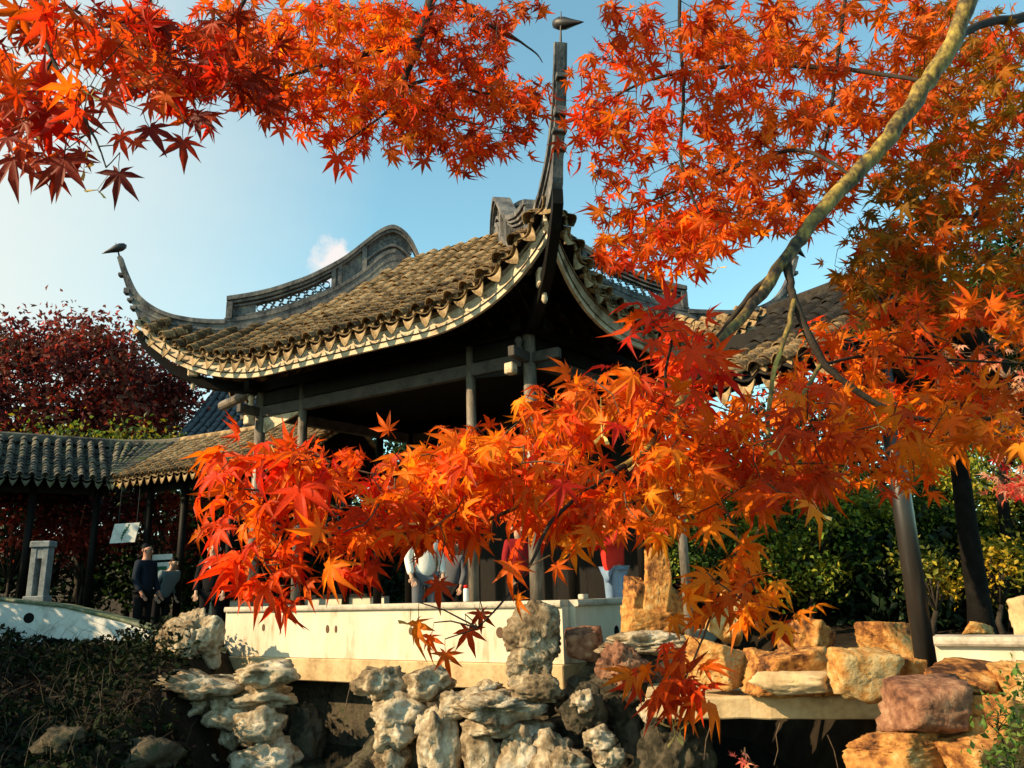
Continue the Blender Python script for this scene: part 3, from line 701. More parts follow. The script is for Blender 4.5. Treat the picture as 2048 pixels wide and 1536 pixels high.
# things seen inside and beyond the gallery
sg = thing('notice_board', P(250, 1090, 16.6), 'white notice board with a green leafy sprig hanging in the gallery', 'sign')
c = P(250, 1066, 16.6); SX = nrm(V3(1, -.1, .02)); SZ = nrm(V3(.18, 0, 1)); SN = nrm(np.cross(SX, SZ))
MB().prism([c - SX * .27 - SZ * .2, c + SX * .27 - SZ * .2, c + SX * .27 + SZ * .2, c - SX * .27 + SZ * .2], SN * .015).build('panel', PLASTER_B, sg)
GREEN_P = mat_plain('green_print', (.02, .10, .045), .7)
mo = MB()
for k in range(6):
    u = -.12 + k * .05; wv = .05 * (1 - abs(k - 2.5) / 4)
    ax = c + SX * (u * .35) + SZ * u + SN * .018
    mo.prism([ax, ax + SX * wv + SZ * .02, ax + SX * wv * .6 + SZ * .06, ax + SZ * .04, ax - SX * wv * .6 + SZ * .05, ax - SX * wv + SZ * .015], SN * .002)
mo.box(c + SZ * -.05 + SN * .018 - SX * .02, SX * .006, SZ * .11, SN * .002).build('leaf_print', GREEN_P, sg)
for dx in (-.2, .2):
    MB().tube([c + SX * dx + SZ * .2, c + SX * dx + SZ * .2 + UP * .9], .006, 5).build('hanging_wire', IRON, sg)
sg2 = thing('notice_board', P(322, 1200, 17.2), 'low white notice board with dark bands beside the gallery post', 'sign')
c = P(324, 1128, 17.2)
MB().box(c, SX * .22, SN * .015, UP * .2).build('panel', PLASTER_B, sg2)
MB().box(c + UP * .06 - V3(0, .02, 0), SX * .20, SN * .004, UP * .025).build('printed_band', BLACK, sg2)
MB().box(c - UP * .09 - V3(0, .02, 0), SX * .12, SN * .004, UP * .04).build('printed_band', GREEN_P, sg2)
for dx in (-.18, .18): MB().box(c + SX * dx - UP * .75, SX * .02, SN * .02, UP * .56).build('leg', DARKWOOD, sg2)
PIERP = mat_noise('blue_grey_render', [(.10, .115, .12), (.22, .25, .26), (.32, .35, .36)], 3, .9, .2, 50, .15)  # darker blue-grey tone over the whole pier
gp = thing('gate_pier', P(80, 1200, 15.3), 'pale blue-white gate pier with a dark slot beside the gallery', 'pier')
c = P(80, 1150, 15.3); wx = V3(1, 0, 0)
for dx in (-.11, .11): MB().box(c + wx * dx - UP * .05, wx * .055, V3(0, .1, 0), UP * .55).build('post', PIERP, gp, bevel=.01)
MB().box(c + UP * .56, wx * .19, V3(0, .13, 0), UP * .06).build('cap', PIERP, gp, bevel=.015)
MB().box(c + UP * .40, wx * .054, V3(0, .09, 0), UP * .10).build('infill', PIERP, gp)
MB().box(c - UP * .5, wx * .2, V3(0, .14, 0), UP * .12).build('base', PIERP, gp, bevel=.015)

# far hall with blue-grey roof
fh = thing('far_hall', P(450, 900, 23), 'distant hall with smooth blue-grey tile roof behind the gallery', 'building')
a = P(345, 890, 22.5) ; b_ = P(640, 868, 22.5); a[2] = b_[2] = (a[2] + b_[2]) / 2
SH = Lean(a, b_, .62, 3.0, .06)
tile_roof(SH, fh, TILE_B, .24, .3, .1, SH.L - .1, edge_parts=False)
rt = [SH.pos(t, -3.0) + UP * .2 for t in np.linspace(0, SH.L, 10)]
MB().sweep([(p, SH.n, UP) for p in rt], [(-.15, -.3), (.15, -.3), (.15, .25), (-.15, .25)]).build('roof_ridge', RIDGE, fh)
MB().sweep([(p + UP * .3, SH.n, UP) for p in rt], [(-.2, -.04), (.2, -.04), (.2, .08), (-.2, .08)]).build('ridge_coping', RIDGE, fh)
wz = (a[2] + b_[2]) / 2; wc = (a + b_) / 2 - SH.n * 3; MB().box(V3(wc[0], wc[1], wz / 2 + .3), (b_ - a) / 2 * .94, SH.n * 2.4, UP * (wz / 2)).build('wall', DARKWOOD, fh)

# ------------------------------------------------------------------ right gallery: big near eave, lacquered column
rg = thing('covered_gallery', (3.4, 7.4, .8), 'near covered gallery with large brown tiles behind the maple on the right', 'gallery')
SR = Lean((1.72, 8.0, 3.42), (2.72, 6.5, 3.42), .60, 1.65, .05)
tile_roof(SR, rg, TILE, .29, .125, .05, SR.L - .05, n_single=30, drip_h=.19, mat2=TILE_O)  # upper courses take the darker tile in place of cast shade
vs = [SR.pos(t, O) + UP * -.04 for t in (0, SR.L) for O in (-.04, -.8, -1.65)]
MB().add(vs, [(0, 1, 4, 3), (1, 2, 5, 4)]).build('roof_boards', DARKWOOD, rg)
rt = [SR.pos(t, -1.65) + UP * .1 for t in np.linspace(0, SR.L, 12)]
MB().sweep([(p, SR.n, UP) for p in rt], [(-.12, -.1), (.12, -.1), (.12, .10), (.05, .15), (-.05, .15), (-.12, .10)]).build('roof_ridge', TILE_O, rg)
SR2 = Lean(V3(2.72, 6.5, 3.42) - SR.n * 3.3, V3(1.72, 8.0, 3.42) - SR.n * 3.3, .60, 1.6, .05)
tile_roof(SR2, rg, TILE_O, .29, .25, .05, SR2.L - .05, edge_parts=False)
for k, (px_, py_) in enumerate(((1852, 1333),)):
    cb = P(1853, 1333, 7.4)
c = MB().tube([V3(cb[0], cb[1], .7), V3(cb[0], cb[1], 2.2), V3(cb[0], cb[1], 4.15)], [.088, .088, .084], 28).build('column', LACQ, rg, smooth=True)
MB().tube([V3(cb[0], cb[1], .62), V3(cb[0], cb[1], .72)], [.125, .11], 20).build('column_base', COPE, c)
p2 = P(1374, 1190, 8.7) * V3(1, 1, 0)
MB().tube([V3(p2[0], p2[1], .3), V3(p2[0], p2[1], 4.1)], .05, 16).build('column', COLWOOD, rg, smooth=True)
MB().box((V3(cb[0], cb[1], 4.1) + V3(p2[0], p2[1], 4.1)) / 2, (V3(cb[0], cb[1], 0) - p2) / 2 * V3(1, 1, 0), SR.n * .07, UP * .1).build('ridge_beam', DARKWOOD, rg)

# right white wall with moulded coping
q0, q1, q2 = P(1868, 1266, 7.0), P(2048, 1266, 6.67), P(2048, 1266, 6.67) + V3(1.4, -.75, 0)
wr = parapet('white_parapet', [tuple(q0[:2]), tuple(q1[:2]), tuple(q2[:2])], [.55] * 3, [1.085] * 3, .2, PLASTER, COPE, 'sunlit cream garden wall with moulded coping beside the dark lacquered column', .075, .06)

# stone slab bridge
bs = thing('slab_bridge', P(1545, 1445, 6.9), 'pale stone slab bridge spanning the dark water below yellow rocks', 'bridge')
la, lbr = ZP(1290, 1394, .64), ZP(1800, 1392, .64)
v = lbr - la; sd = nrm(V3(-v[1], v[0], 0))
me_ = MB(); nseg = 26; rows = []
for i in range(nseg + 1):
    u = i / nseg; p = la + v * u; jz = .012 * mnoise.noise(Vector((u * 9, 0, 0))); jy = .02 * mnoise.noise(Vector((u * 11, 3, 0)))
    rows.append((p + UP * jz + sd * jy, sd, UP))
me_.sweep(rows, [(0, -.185), (.03, -.195), (1.1, -.19), (1.1, 0), (.02, .0), (0, -.015)]).build('slab', LEDGE, bs, bevel=.008)

# ------------------------------------------------------------------ rocks
def ico(sub):
    bm = bmesh.new(); bmesh.ops.create_icosphere(bm, subdivisions=sub, radius=1)
    v = np.array([q.co[:] for q in bm.verts]); f = [tuple(x.index for x in q.verts) for q in bm.faces]; bm.free(); return v, f
ICO = {k: ico(k) for k in (3, 4, 5)}
def fbm(p, o=4, lac=2.1, g=.5):
    s = 0; a = 1
    for _ in range(o): s += a * mnoise.noise(Vector(p)); p = p * lac; a *= g
    return s
def rock_shape(seed, kind, sub=4):
    v, f = ICO[sub]; r = np.random.default_rng(seed); off = r.uniform(-50, 50, 3)
    n = len(v); rad = np.ones(n)
    if kind == 'block':
        K = 10; pn = r.normal(size=(K, 3)); pn[:3] = np.eye(3) + r.normal(0, .22, (3, 3)); pn[3:6] = -np.eye(3) + r.normal(0, .22, (3, 3))
        pn /= np.linalg.norm(pn, axis=1)[:, None]; pd = np.r_[r.uniform(.60, .84, 6), r.uniform(.70, 1.0, K - 6)]
        dt = v @ pn.T; t = np.where(dt > .05, pd / np.maximum(dt, .05), 9); rad = t.min(1)
        st = r.uniform(6, 10)
        for i in range(n):
            p = v[i] * rad[i] + off
            q = fbm(p * 1.7, 4); lay = abs(((p[2] + .3 * mnoise.noise(Vector(p * .9))) * st * .35) % 1 - .5)
            ck = abs(mnoise.noise(Vector(p * 2.4 + np.array([7., 3, 1])))); ck2 = abs(mnoise.noise(Vector(p * 6.5)))
            rad[i] += .06 * q - .035 * max(0, .12 - lay) / .12 - .10 * max(0, .06 - ck) / .06 - .03 * max(0, .08 - ck2) / .08 + .03 * mnoise.noise(Vector(p * 9)) + .018 * mnoise.noise(Vector(p * 22))
    else:
        K = 15; pn = r.normal(size=(K, 3)); pn /= np.linalg.norm(pn, axis=1)[:, None]; pd = r.uniform(.70, 1.0, K)
        dt = v @ pn.T; rad = np.minimum(np.where(dt > .05, pd / np.maximum(dt, .05), 9).min(1), 1.25)
        hd = r.normal(size=(7, 3)); hd /= np.linalg.norm(hd, axis=1)[:, None]; hs = r.uniform(.10, .24, 7); hm = r.uniform(.14, .40, 7)
        ang = np.arccos(np.clip(v @ hd.T, -1, 1)); hole = np.zeros(n)
        for j in range(7): hole += hm[j] / (1 + np.exp((ang[:, j] - hs[j] * 1.6) / .045))
        for i in range(n):
            p = v[i] * rad[i] + off; p2 = p + np.array(mnoise.noise_vector(Vector(p * 1.6))) * .30
            q1 = mnoise.noise(Vector(p2 * 1.5)); cr_ = abs(mnoise.noise(Vector(p2 * 2.3))); cr2 = abs(mnoise.noise(Vector(p2 * 5.2)))
            vd_ = mnoise.voronoi(Vector(p2 * 2.6))[0]; pit = max(0, .36 - vd_[0]) / .36
            rad[i] += .20 * q1 - .24 * max(0, .10 - cr_) / .10 - .09 * max(0, .12 - cr2) / .12 - .16 * pit * (1 if q1 > -.1 else .3) + .07 * fbm(p * 4.5, 3) - hole[i]
        rad = np.maximum(rad, .25)
    w_ = v * rad[:, None]
    a = r.uniform(0, 6.28); c, s = math.cos(a), math.sin(a); w_ = w_ @ np.array([[c, -s, 0], [s, c, 0], [0, 0, 1]])
    lo, hi = w_.min(0), w_.max(0); return (w_ - (lo + hi) / 2) / (hi - lo), f
RK = [0]
def rock(x0, y0, x1, y1, dep, kind, mat, label, group=None, name='rock', dk=.8, sub=4, tilt=0, seed=None, lumps=None):
    RK[0] += 1; seed = seed or RK[0] * 13 + 5
    c = P((x0 + x1) / 2, (y0 + y1) / 2, dep); k = dep / FPX * 1.02
    dims = np.array([(x1 - x0) * k, (x1 - x0) * k * dk, (y1 - y0) * k])
    V_, F_ = [], []; off = 0
    for i, (lx, lz, sx, sz) in enumerate(lumps or [(0, 0, 1, 1)]):
        v, f = rock_shape(seed + i, kind, sub)
        v = v * dims * np.array([sx, max(.6, sx), sz]) + np.array([lx * dims[0], 0, lz * dims[2]])
        V_.append(v); F_ += [tuple(q + off for q in t) for t in f]; off += len(v)
    v = np.concatenate(V_)
    if tilt:
        cs, sn = math.cos(tilt), math.sin(tilt); v = v @ np.array([[cs, 0, -sn], [0, 1, 0], [sn, 0, cs]]).T
    me = bpy.data.meshes.new(name); me.from_pydata(v.tolist(), [], F_); me.update()
    o = link(name, me, mat, None, smooth=(kind != 'block')); o.location = tuple(c)
    if kind == 'block': me.polygons.foreach_set('use_smooth', [True] * len(me.polygons))
    return tag(o, label, 'rock', group)
GL = ('rough grey-white limestone boulder stacked in the rockery below the ledge', 'rockery boulders below the ledge')
GD = ('dark mossy limestone boulder in the shadowed rockery over the water', 'dark mossy rockery boulders')
GY = ('jagged yellow-brown boulder piled beside the slab bridge', 'yellow boulders by the slab bridge')
# left stack
rock(318, 1222, 448, 1352, 11.7, 'lime', LIME, 'pale knobbly standing limestone casting a shadow on the parapet', name='standing_stone', sub=5, dk=.55, seed=301)
for *a, lb_ in (
    (298, 1340, 486, 1402, 11.0, 'long flat limestone capstone beneath the knobbly standing stone'),
    (478, 1322, 602, 1374, 10.9, 'whitish flat-topped boulder on top of the left rockery stack beside the hollow'),
    (468, 1366, 592, 1424, 11.0, 'squarish limestone block under the whitish flat-topped boulder'),
    (340, 1396, 432, 1442, 10.9, 'small boulder wedged under the long flat capstone'),
    (342, 1436, 418, 1505, 10.8, 'bulging pale boulder in the narrow left rockery pillar'),
    (336, 1495, 432, 1580, 10.8, 'large buff boulder at the foot of the narrow left rockery pillar'),
    (418, 1392, 505, 1460, 10.9, 'rounded buff boulder between the two left rockery pillars'),
    (464, 1416, 566, 1492, 10.7, 'knobbly golden boulder halfway up the right-hand left stack'),
    (460, 1484, 596, 1590, 10.7, 'broad golden boulder at the foot of the left rockery stack'),
    (440, 1450, 480, 1500, 10.9, 'small pinkish stone tucked between the left rockery pillars'),
    (300, 1390, 350, 1440, 11.1, 'small grey stone at the bank end of the long capstone'),
    (268, 1440, 345, 1500, 11.0, 'grey stone lying where the bank meets the left rockery'),
):
    rock(*a, 'lime', LIME, lb_, GL[1], dk=.9)
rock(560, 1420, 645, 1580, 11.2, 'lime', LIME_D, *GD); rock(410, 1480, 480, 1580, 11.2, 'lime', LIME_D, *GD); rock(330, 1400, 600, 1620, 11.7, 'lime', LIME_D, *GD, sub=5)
# centre stack
for *a, lb_ in (
    (703, 1336, 815, 1400, 9.7, 'craggy brown-grey boulder overhanging the dark hollow under the ledge'),
    (806, 1332, 908, 1400, 9.6, 'pale rounded boulder resting against the ledge beside the craggy one'),
    (742, 1386, 852, 1452, 9.6, 'forked white stone propped under the two boulders at the hollow'),
    (828, 1416, 886, 1476, 9.5, 'small grey stone between the forked stone and the upright one'),
    (748, 1436, 836, 1500, 9.5, 'knuckle-shaped pale boulder below the forked white stone'),
    (745, 1488, 820, 1580, 9.5, 'tapering boulder at the foot of the pile beside the hollow'),
    (838, 1422, 922, 1570, 9.3, 'tall upright cream stone in the middle of the rockery'),
    (878, 1378, 965, 1436, 9.4, 'low sloping boulder between the ledge and the long flat rock'),
    (905, 1382, 1090, 1446, 9.2, 'long flat layered rock lying across the centre of the rockery'),
    (925, 1430, 1048, 1472, 9.1, 'thin golden slab lying under the long flat layered rock'),
    (925, 1462, 1006, 1580, 9.1, 'blocky cream boulder below the thin golden slab'),
    (995, 1452, 1085, 1590, 9.0, 'broad cream boulder between the blocky one and the big white one'),
    (1046, 1466, 1175, 1600, 8.9, 'big white boulder at the water below the tall pitted stone'),
    (1010, 1440, 1110, 1490, 9.2, 'narrow shadowed boulder under the tall pitted standing stone'),
    (940, 1360, 1010, 1400, 9.5, 'small pale stone at the foot of the ledge beside the tall pitted stone'),
):
    rock(*a, 'lime', LIME, lb_, GL[1], dk=.9)
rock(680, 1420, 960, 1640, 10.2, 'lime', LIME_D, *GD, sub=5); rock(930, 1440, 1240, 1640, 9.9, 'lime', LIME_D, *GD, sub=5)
rock(1008, 1206, 1122, 1392, 9.15, 'lime', LIME, 'tall grey pitted standing stone in front of the sunlit parapet', name='standing_stone', sub=5, dk=.55, seed=512,
     lumps=[(0, .18, .98, .62), (-.05, -.12, .8, .55), (.04, -.32, .95, .38)])
# right of the corner
rock(1132, 1256, 1212, 1330, 9.3, 'block', RROCK, 'rounded brown boulder against the shaded parapet', sub=4)
rock(1190, 1262, 1390, 1312, 9.2, 'lime', LIME, 'long grey weathered rock ledge under the twin-peaked standing stone', sub=5, dk=.6)
rock(1192, 1284, 1300, 1376, 8.7, 'lime', RROCK, 'reddish rock riddled with holes beneath the grey ledge', sub=5, dk=.7)
rock(1240, 1100, 1380, 1278, 9.4, 'block', YROCK, 'tall yellowish twin-peaked standing stone behind the hanging maple leaves', name='standing_stone', sub=5, dk=.5, seed=611,
     lumps=[(.02, .12, .42, .80), (-.26, -.12, .48, .66), (.26, -.16, .46, .62), (0, -.3, .95, .4)])
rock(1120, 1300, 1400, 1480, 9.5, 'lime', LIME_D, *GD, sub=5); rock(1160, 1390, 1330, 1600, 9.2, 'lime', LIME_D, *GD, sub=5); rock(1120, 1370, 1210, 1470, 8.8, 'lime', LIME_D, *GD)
for a in ((1140, 1380, 1190, 1425, 8.6), (1168, 1452, 1235, 1500, 8.5), (1185, 1490, 1250, 1540, 8.5), (1100, 1500, 1180, 1580, 8.6), (1275, 1400, 1330, 1445, 8.3)): rock(*a, 'lime', LIME, *GL)
# yellow rocks on and around the slab
for a in (
    (1405, 1178, 1500, 1290, 9.0, 'upright pinkish-orange boulder behind the hanging maple leaves'),
    (1370, 1272, 1510, 1372, 7.9, 'broad orange boulder at the left end of the slab bridge'),
    (1486, 1300, 1572, 1376, 7.7, 'brown boulder between the broad orange one and the flat pale stone'),
    (1556, 1238, 1672, 1335, 8.2, 'tall boxy yellow boulder with a flat sunlit top'),
    (1495, 1296, 1690, 1384, 7.55, 'long ridged yellow rock behind the flat pale stone'),
    (1757, 1312, 1858, 1390, 7.1, 'cream boulder between the squat orange one and the garden wall'),
):
    rock(*a[:5], 'block', YROCK, a[5], GY[1], dk=.8, sub=5)
rock(1500, 1342, 1688, 1390, 7.2, 'block', LEDGE, 'flat pale slab-like stone lying on the slab bridge', dk=.5)
rock(1662, 1298, 1790, 1396, 7.0, 'block', YROCK, 'squat orange boulder with one dark side standing on the slab bridge', dk=.8)
rock(1722, 1246, 1858, 1326, 8.0, 'block', YROCK, 'tilted striped boulder at the foot of the dark column', dk=.7)
rock(1778, 1362, 1936, 1470, 6.2, 'block', RROCK, 'large reddish-brown block wedged at the end of the slab bridge', dk=.8, seed=77)
for a in (
    (1772, 1448, 1880, 1500, 6.3, 'thin layered stone under the large reddish-brown block'),
    (1706, 1476, 1905, 1580, 6.1, 'wide orange boulder at the water below the layered stone'),
    (1846, 1326, 2030, 1402, 6.5, 'long orange-brown rock at the foot of the garden wall'),
    (1875, 1390, 2060, 1500, 6.3, 'big yellow boulder behind the large reddish-brown block'),
    (1890, 1480, 2060, 1600, 6.0, 'low yellow rock overgrown by the trailing plants'),
    (1990, 1330, 2120, 1420, 6.3, 'ochre rock beneath the garden wall behind the trailing plants'),
):
    rock(*a[:5], 'block', YROCK, a[5], GY[1], dk=.8, sub=5)
rock(1760, 1440, 2080, 1700, 7.0, 'block', RROCK, 'dark red-brown rock mass under the garden wall', sub=5)
rock(2022, 1192, 2100, 1272, 6.9, 'block', LEDGE, 'pale upright stone standing behind the garden wall coping', name='standing_stone', dk=.5)
rock(1925, 1243, 1990, 1275, 7.4, 'block', YROCK, 'small pointed yellow stone peeping over the garden wall', dk=.6)
rock(1270, 1430, 1420, 1620, 8.4, 'lime', LIME_D, *GD, sub=5)
rock(70, 1455, 170, 1520, 9.0, 'lime', LIME_D, 'low dark boulder half buried in the overgrown bank')
rock(190, 1480, 360, 1580, 9.4, 'lime', LIME_D, 'flat grey boulder at the foot of the overgrown bank')
hose = MB().tube([P(x, y, 10.2) for x, y in ((302, 1466), (304, 1478), (312, 1488), (324, 1494), (336, 1493), (346, 1488))], .022, 8).build('drain_pipe', PLASTER_B, None, smooth=True)
tag(hose, 'thin pale curved drain pipe among the left rockery stones', 'pipe')

# ------------------------------------------------------------------ foliage helpers
def attr_mesh(name, V, F, Ccol):
    me = bpy.data.meshes.new(name)
    V = np.asarray(V, np.float32); F = np.asarray(F, np.int32); nf = len(F); k = F.shape[1]
    me.vertices.add(len(V)); me.vertices.foreach_set('co', V.ravel())
    me.loops.add(nf * k); me.loops.foreach_set('vertex_index', F.ravel())
    me.polygons.add(nf); me.polygons.foreach_set('loop_start', np.arange(0, nf * k, k, dtype=np.int32)); me.polygons.foreach_set('loop_total', np.full(nf, k, np.int32))
    me.update(calc_edges=True)
    a = me.color_attributes.new('Col', 'FLOAT_COLOR', 'POINT'); c4 = np.ones((len(V), 4), np.float32); c4[:, :3] = Ccol; a.data.foreach_set('color', c4.ravel())
    return me
def rand_frames(n, r, up=.5):
    N = r.normal(size=(n, 3)); N[:, 2] += up; N /= np.linalg.norm(N, axis=1)[:, None]
    T = r.normal(size=(n, 3)); T -= (T * N).sum(1)[:, None] * N; T /= np.linalg.norm(T, axis=1)[:, None]
    return T, np.cross(N, T), N
def leaf_quads(pos, size, cols, r, up=.5, slim=.55):
    """each leaf: a folded lozenge of four small triangles"""
    n = len(pos); T, B, N = rand_frames(n, r, up); s = (size * r.uniform(.6, 1.3, n))[:, None]
    base = pos - T * s * .5; tip = pos + T * s * .5 - N * s * .15; l_ = pos + B * s * slim * .5 + N * s * .1; rr = pos - B * s * slim * .5 + N * s * .1
    V = np.stack([base, l_, tip, rr], 1).reshape(-1, 3); i = np.arange(n) * 4
    F = np.concatenate([np.stack([i, i + 1, i + 2], 1), np.stack([i, i + 2, i + 3], 1)])
    return V, F, np.repeat(cols, 4, 0)
def pick_cols(pal, n, r, pos=None, var=.18, patch=1.2, seed=0):
    pal = np.array(pal); k = len(pal)
    if pos is not None:
        f = np.array([mnoise.noise(Vector(p * patch) + Vector((seed, 0, 0))) for p in pos]) * 1.1 + .5 + r.normal(0, .22, n)
    else: f = r.uniform(0, 1, n)
    idx = np.clip((f * k).astype(int), 0, k - 1)
    return np.clip(pal[idx] * r.uniform(1 - var, 1 + var, (n, 1)) * r.uniform(.93, 1.07, (n, 3)), 0.002, 1)
def clump_points(c, rad, n, r, nclump, cr, shell=.55):
    d = r.normal(size=(nclump, 3)); d /= np.linalg.norm(d, axis=1)[:, None]; q = d * (shell + (1 - shell) * r.uniform(0, 1, nclump) ** .6)[:, None]
    cc = np.asarray(c) + q * np.asarray(rad); k = r.integers(0, nclump, n)
    return cc[k] + r.normal(size=(n, 3)) * cr * r.uniform(.5, 1.2, (nclump, 1))[k], cc
def shrub(name, c, rad, n, size, pal, label, cat, seed, group=None, nclump=40, cr=.25, trunk=None, mat=None, base=None, bark=None, up=.5, twig_r=.012):
    r = np.random.default_rng(seed); c = np.asarray(c, float)
    b = np.asarray(base if base is not None else (c[0], c[1], zground(c[0], c[1])), float)
    t = thing(name, tuple(b), label, cat, group)
    pts, cc = clump_points(c, rad, n, r, nclump, cr)
    zl = b[2] + .02; pts[:, 2] = np.maximum(pts[:, 2], zl + np.abs(r.normal(0, .03, n)))
    V, F, Cc = leaf_quads(pts, size, pick_cols(pal, n, r, pts, seed=seed), r, up)
    o = link('crown', attr_mesh('crown', V, F, Cc), mat or FOL, t); tag(o, kind='stuff')
    m = MB(); tr = trunk or .04
    fork = b + (c - b) * .45 + V3(r.normal(0, .1), r.normal(0, .1), 0)
    m.tube([b - UP * .15, b + (fork - b) * .5 + V3(r.normal(0, tr), 0, 0), fork], [tr * 1.2, tr, tr * .8], 8)
    for q in cc[:: max(1, len(cc) // 26)]:
        mid = fork + (q - fork) * .5 + V3(*(r.normal(0, .08, 2)), .12 * np.linalg.norm(q - fork)); m.tube([fork, mid, q], [tr * .55, tr * .35, twig_r * .4], 5)
    m.build('trunk', bark or BARK_D, t, smooth=True)
    return t
DKG = [(.006, .016, .006), (.012, .03, .009), (.022, .05, .012)]
MIDG = [(.012, .034, .008), (.06, .12, .018), (.17, .23, .024), (.34, .32, .03)]
YELG = [(.06, .08, .01), (.18, .18, .02), (.36, .28, .02), (.50, .32, .02)]
REDP = [(.06, .015, .016), (.16, .026, .024), (.36, .035, .022), (.22, .06, .04), (.12, .05, .035)]
TANL = [(.16, .11, .06), (.30, .21, .11), (.38, .29, .17)]
# right background: clipped evergreens catching the sun, dark bank behind
gR = 'sunlit green shrubs behind the column'
for i, (x, y, dep, rx, rz, pal, n) in enumerate(((1450, 1070, 12.5, 1.0, .75, MIDG, 7000), (1600, 1050, 12.2, 1.1, .95, MIDG + YELG[:2], 9000), (1740, 1080, 12.8, 1.0, .9, MIDG, 7000), (1900, 1060, 12.6, 1.2, 1.1, MIDG, 8000),
        (2040, 1040, 12.0, 1.2, 1.2, MIDG + YELG[:3], 8000))):
    shrub('evergreen_shrub', P(x, y, dep), (rx, .8, rz), n, .085, pal, 'rounded green shrub with sunlit yellow-green tips behind the dark column', 'shrub', 40 + i, gR, 46, .2)
for i, (x, y, dep) in enumerate(((1850, 1150, 11.2), (1990, 1130, 11.0))):
    shrub('yellow_shrub', P(x, y, dep), (.35, .3, .35), 900, .09, YELG, 'small yellow-leaved shrub between the dark trunks', 'shrub', 60 + i, 'yellow shrubs between the trunks', 14, .14)
gE = 'dark evergreens closing the garden'
for i, (x, y, dep, rx, ry, rz) in enumerate(((1330, 1080, 17, 1.6, 1.2, 2.0), (1560, 1030, 17, 2.0, 1.4, 2.4), (1780, 1020, 17, 2.0, 1.4, 2.5), (1980, 1000, 17, 2.2, 1.4, 2.7), (2200, 980, 17, 2.2, 1.4, 2.8),
        (1650, 1170, 13.5, 2.2, .6, .7), (1950, 1180, 12.2, 1.6, .4, .5))):
    shrub('dark_evergreen', P(x, y, dep), (rx, ry, rz), 7000, .16, DKG, 'dark evergreen mass closing the garden behind the right-hand shrubs', 'evergreen', 80 + i, gE, 60, .4)
# dark trunks at right with crowns above the maple
def big_tree(px0, px1, dep, rt, label, crown_c, crown_r, seed):
    a = P(px0[0], px0[1], dep); b = P(px1[0], px1[1], dep); a[2] = zground(a[0], a[1]) - .1
    t = thing('dark_tree', tuple(a), label, 'tree'); r = np.random.default_rng(seed)
    pts = [a, a * .75 + b * .25 + V3(.02, 0, 0), a * .4 + b * .6, b, b + (b - a) * .35 + V3(.1, 0, 0)]
    m = MB().tube(pts, [rt * 1.5, rt * 1.1, rt, rt * .85, rt * .6], 14); top = pts[-1]
    for k in range(7):
        e = np.asarray(crown_c) + r.normal(0, .6, 3) * np.asarray(crown_r) * .6; m.tube([pts[-2] * .5 + top * .5, (top + e) / 2 + V3(0, 0, .2), e], [rt * .45, rt * .25, .02], 7)
    m.build('trunk', BARK_K, t, smooth=True)
    q, cc = clump_points(crown_c, crown_r, 6000, r, 40, .3)
    V, F, Cc = leaf_quads(q, .11, pick_cols(DKG + MIDG[:2], 6000, r, q), r); tag(link('crown', attr_mesh('crown', V, F, Cc), FOL, t), kind='stuff')
big_tree((1960, 1265), (1915, 900), 9.6, .115, 'thick dark tree trunk leaning behind the garden wall', P(2060, 560, 9.8), (1.1, 1.0, 1.1), 5)
big_tree((2035, 1262), (2005, 1000), 11.2, .085, 'slender dark tree trunk behind the thick leaning one', P(2140, 600, 11.4), (1.0, 1.0, 1.2), 6)
shrub('dry_leaved_tree', P(2010, 660, 14), (.95, .8, .9), 3800, .15, TANL, 'pale tan dry-leaved tree beyond the right gallery roof', 'tree', 91, None, 26, .3, .06)
# left background
shrub('red_maple', P(110, 810, 24), (4.4, 3.0, 2.5), 30000, .19, REDP, 'dull crimson maple in thinning leaf beyond the left gallery', 'tree', 101, None, 240, .40, .16, FOL_DULL, None, BARK_D, .3, .03)
shrub('red_maple', P(285, 850, 27), (2.1, 2.0, 1.6), 9000, .16, REDP, 'smaller crimson maple beside the distant blue-grey roof', 'tree', 102, None, 70, .38, .1, FOL_DULL, None, BARK_D, .3, .03)
shrub('yellow_green_tree', P(170, 905, 20.5), (2.4, 1.0, .6), 2600, .14, YELG[:3] + MIDG[1:3], 'low yellow-green tree just above the gallery ridge', 'tree', 103, None, 50, .3, .09)
for i, (x, y, dep, rx, rz) in enumerate(((-120, 1060, 21, 2.6, 2.4), (120, 1080, 21.5, 2.4, 2.2), (330, 1080, 21.5, 2.2, 2.1), (520, 1060, 21, 2.2, 2.2), (720, 1040, 20, 2.2, 2.4), (-330, 1040, 20, 2.6, 2.6), (920, 1040, 19, 2.2, 2.2), (1100, 1060, 18.5, 2.0, 2.1))):
    shrub('dark_evergreen', P(x, y, dep), (rx, 1.2, rz), 6000, .18, DKG, 'dark evergreen mass behind the left gallery and pavilion', 'evergreen', 110 + i, 'dark evergreens behind the gallery', 60, .42)
for i, (x, y, dep) in enumerate(((180, 1060, 18.6), (40, 1040, 18.2), (340, 1040, 18.8))):
    shrub('red_shrub', P(x, y, dep), (1.2, .5, .6), 1500, .13, [(.10, .008, .006), (.26, .02, .012), (.40, .05, .03)], 'deep red maple shrub seen between the gallery posts', 'shrub', 130 + i, 'red shrubs behind the gallery', 20, .22)
gw = thing('backdrop_wall', (-9, 29.2, .7), 'added dark wall closing sky gaps behind the evergreens and gallery', 'wall')  # added wall, blocks bright sky showing between the evergreens
MB().box((-9, 29.2, 2.2), (22, 0, 0), (0, .18, 0), (0, 0, 1.55)).build('wall', BEAMWOOD, gw); MB().box((-9, 29.2, 3.82), (22.1, 0, 0), (0, .34, 0), (0, 0, .08)).build('coping', TILE_D, gw)
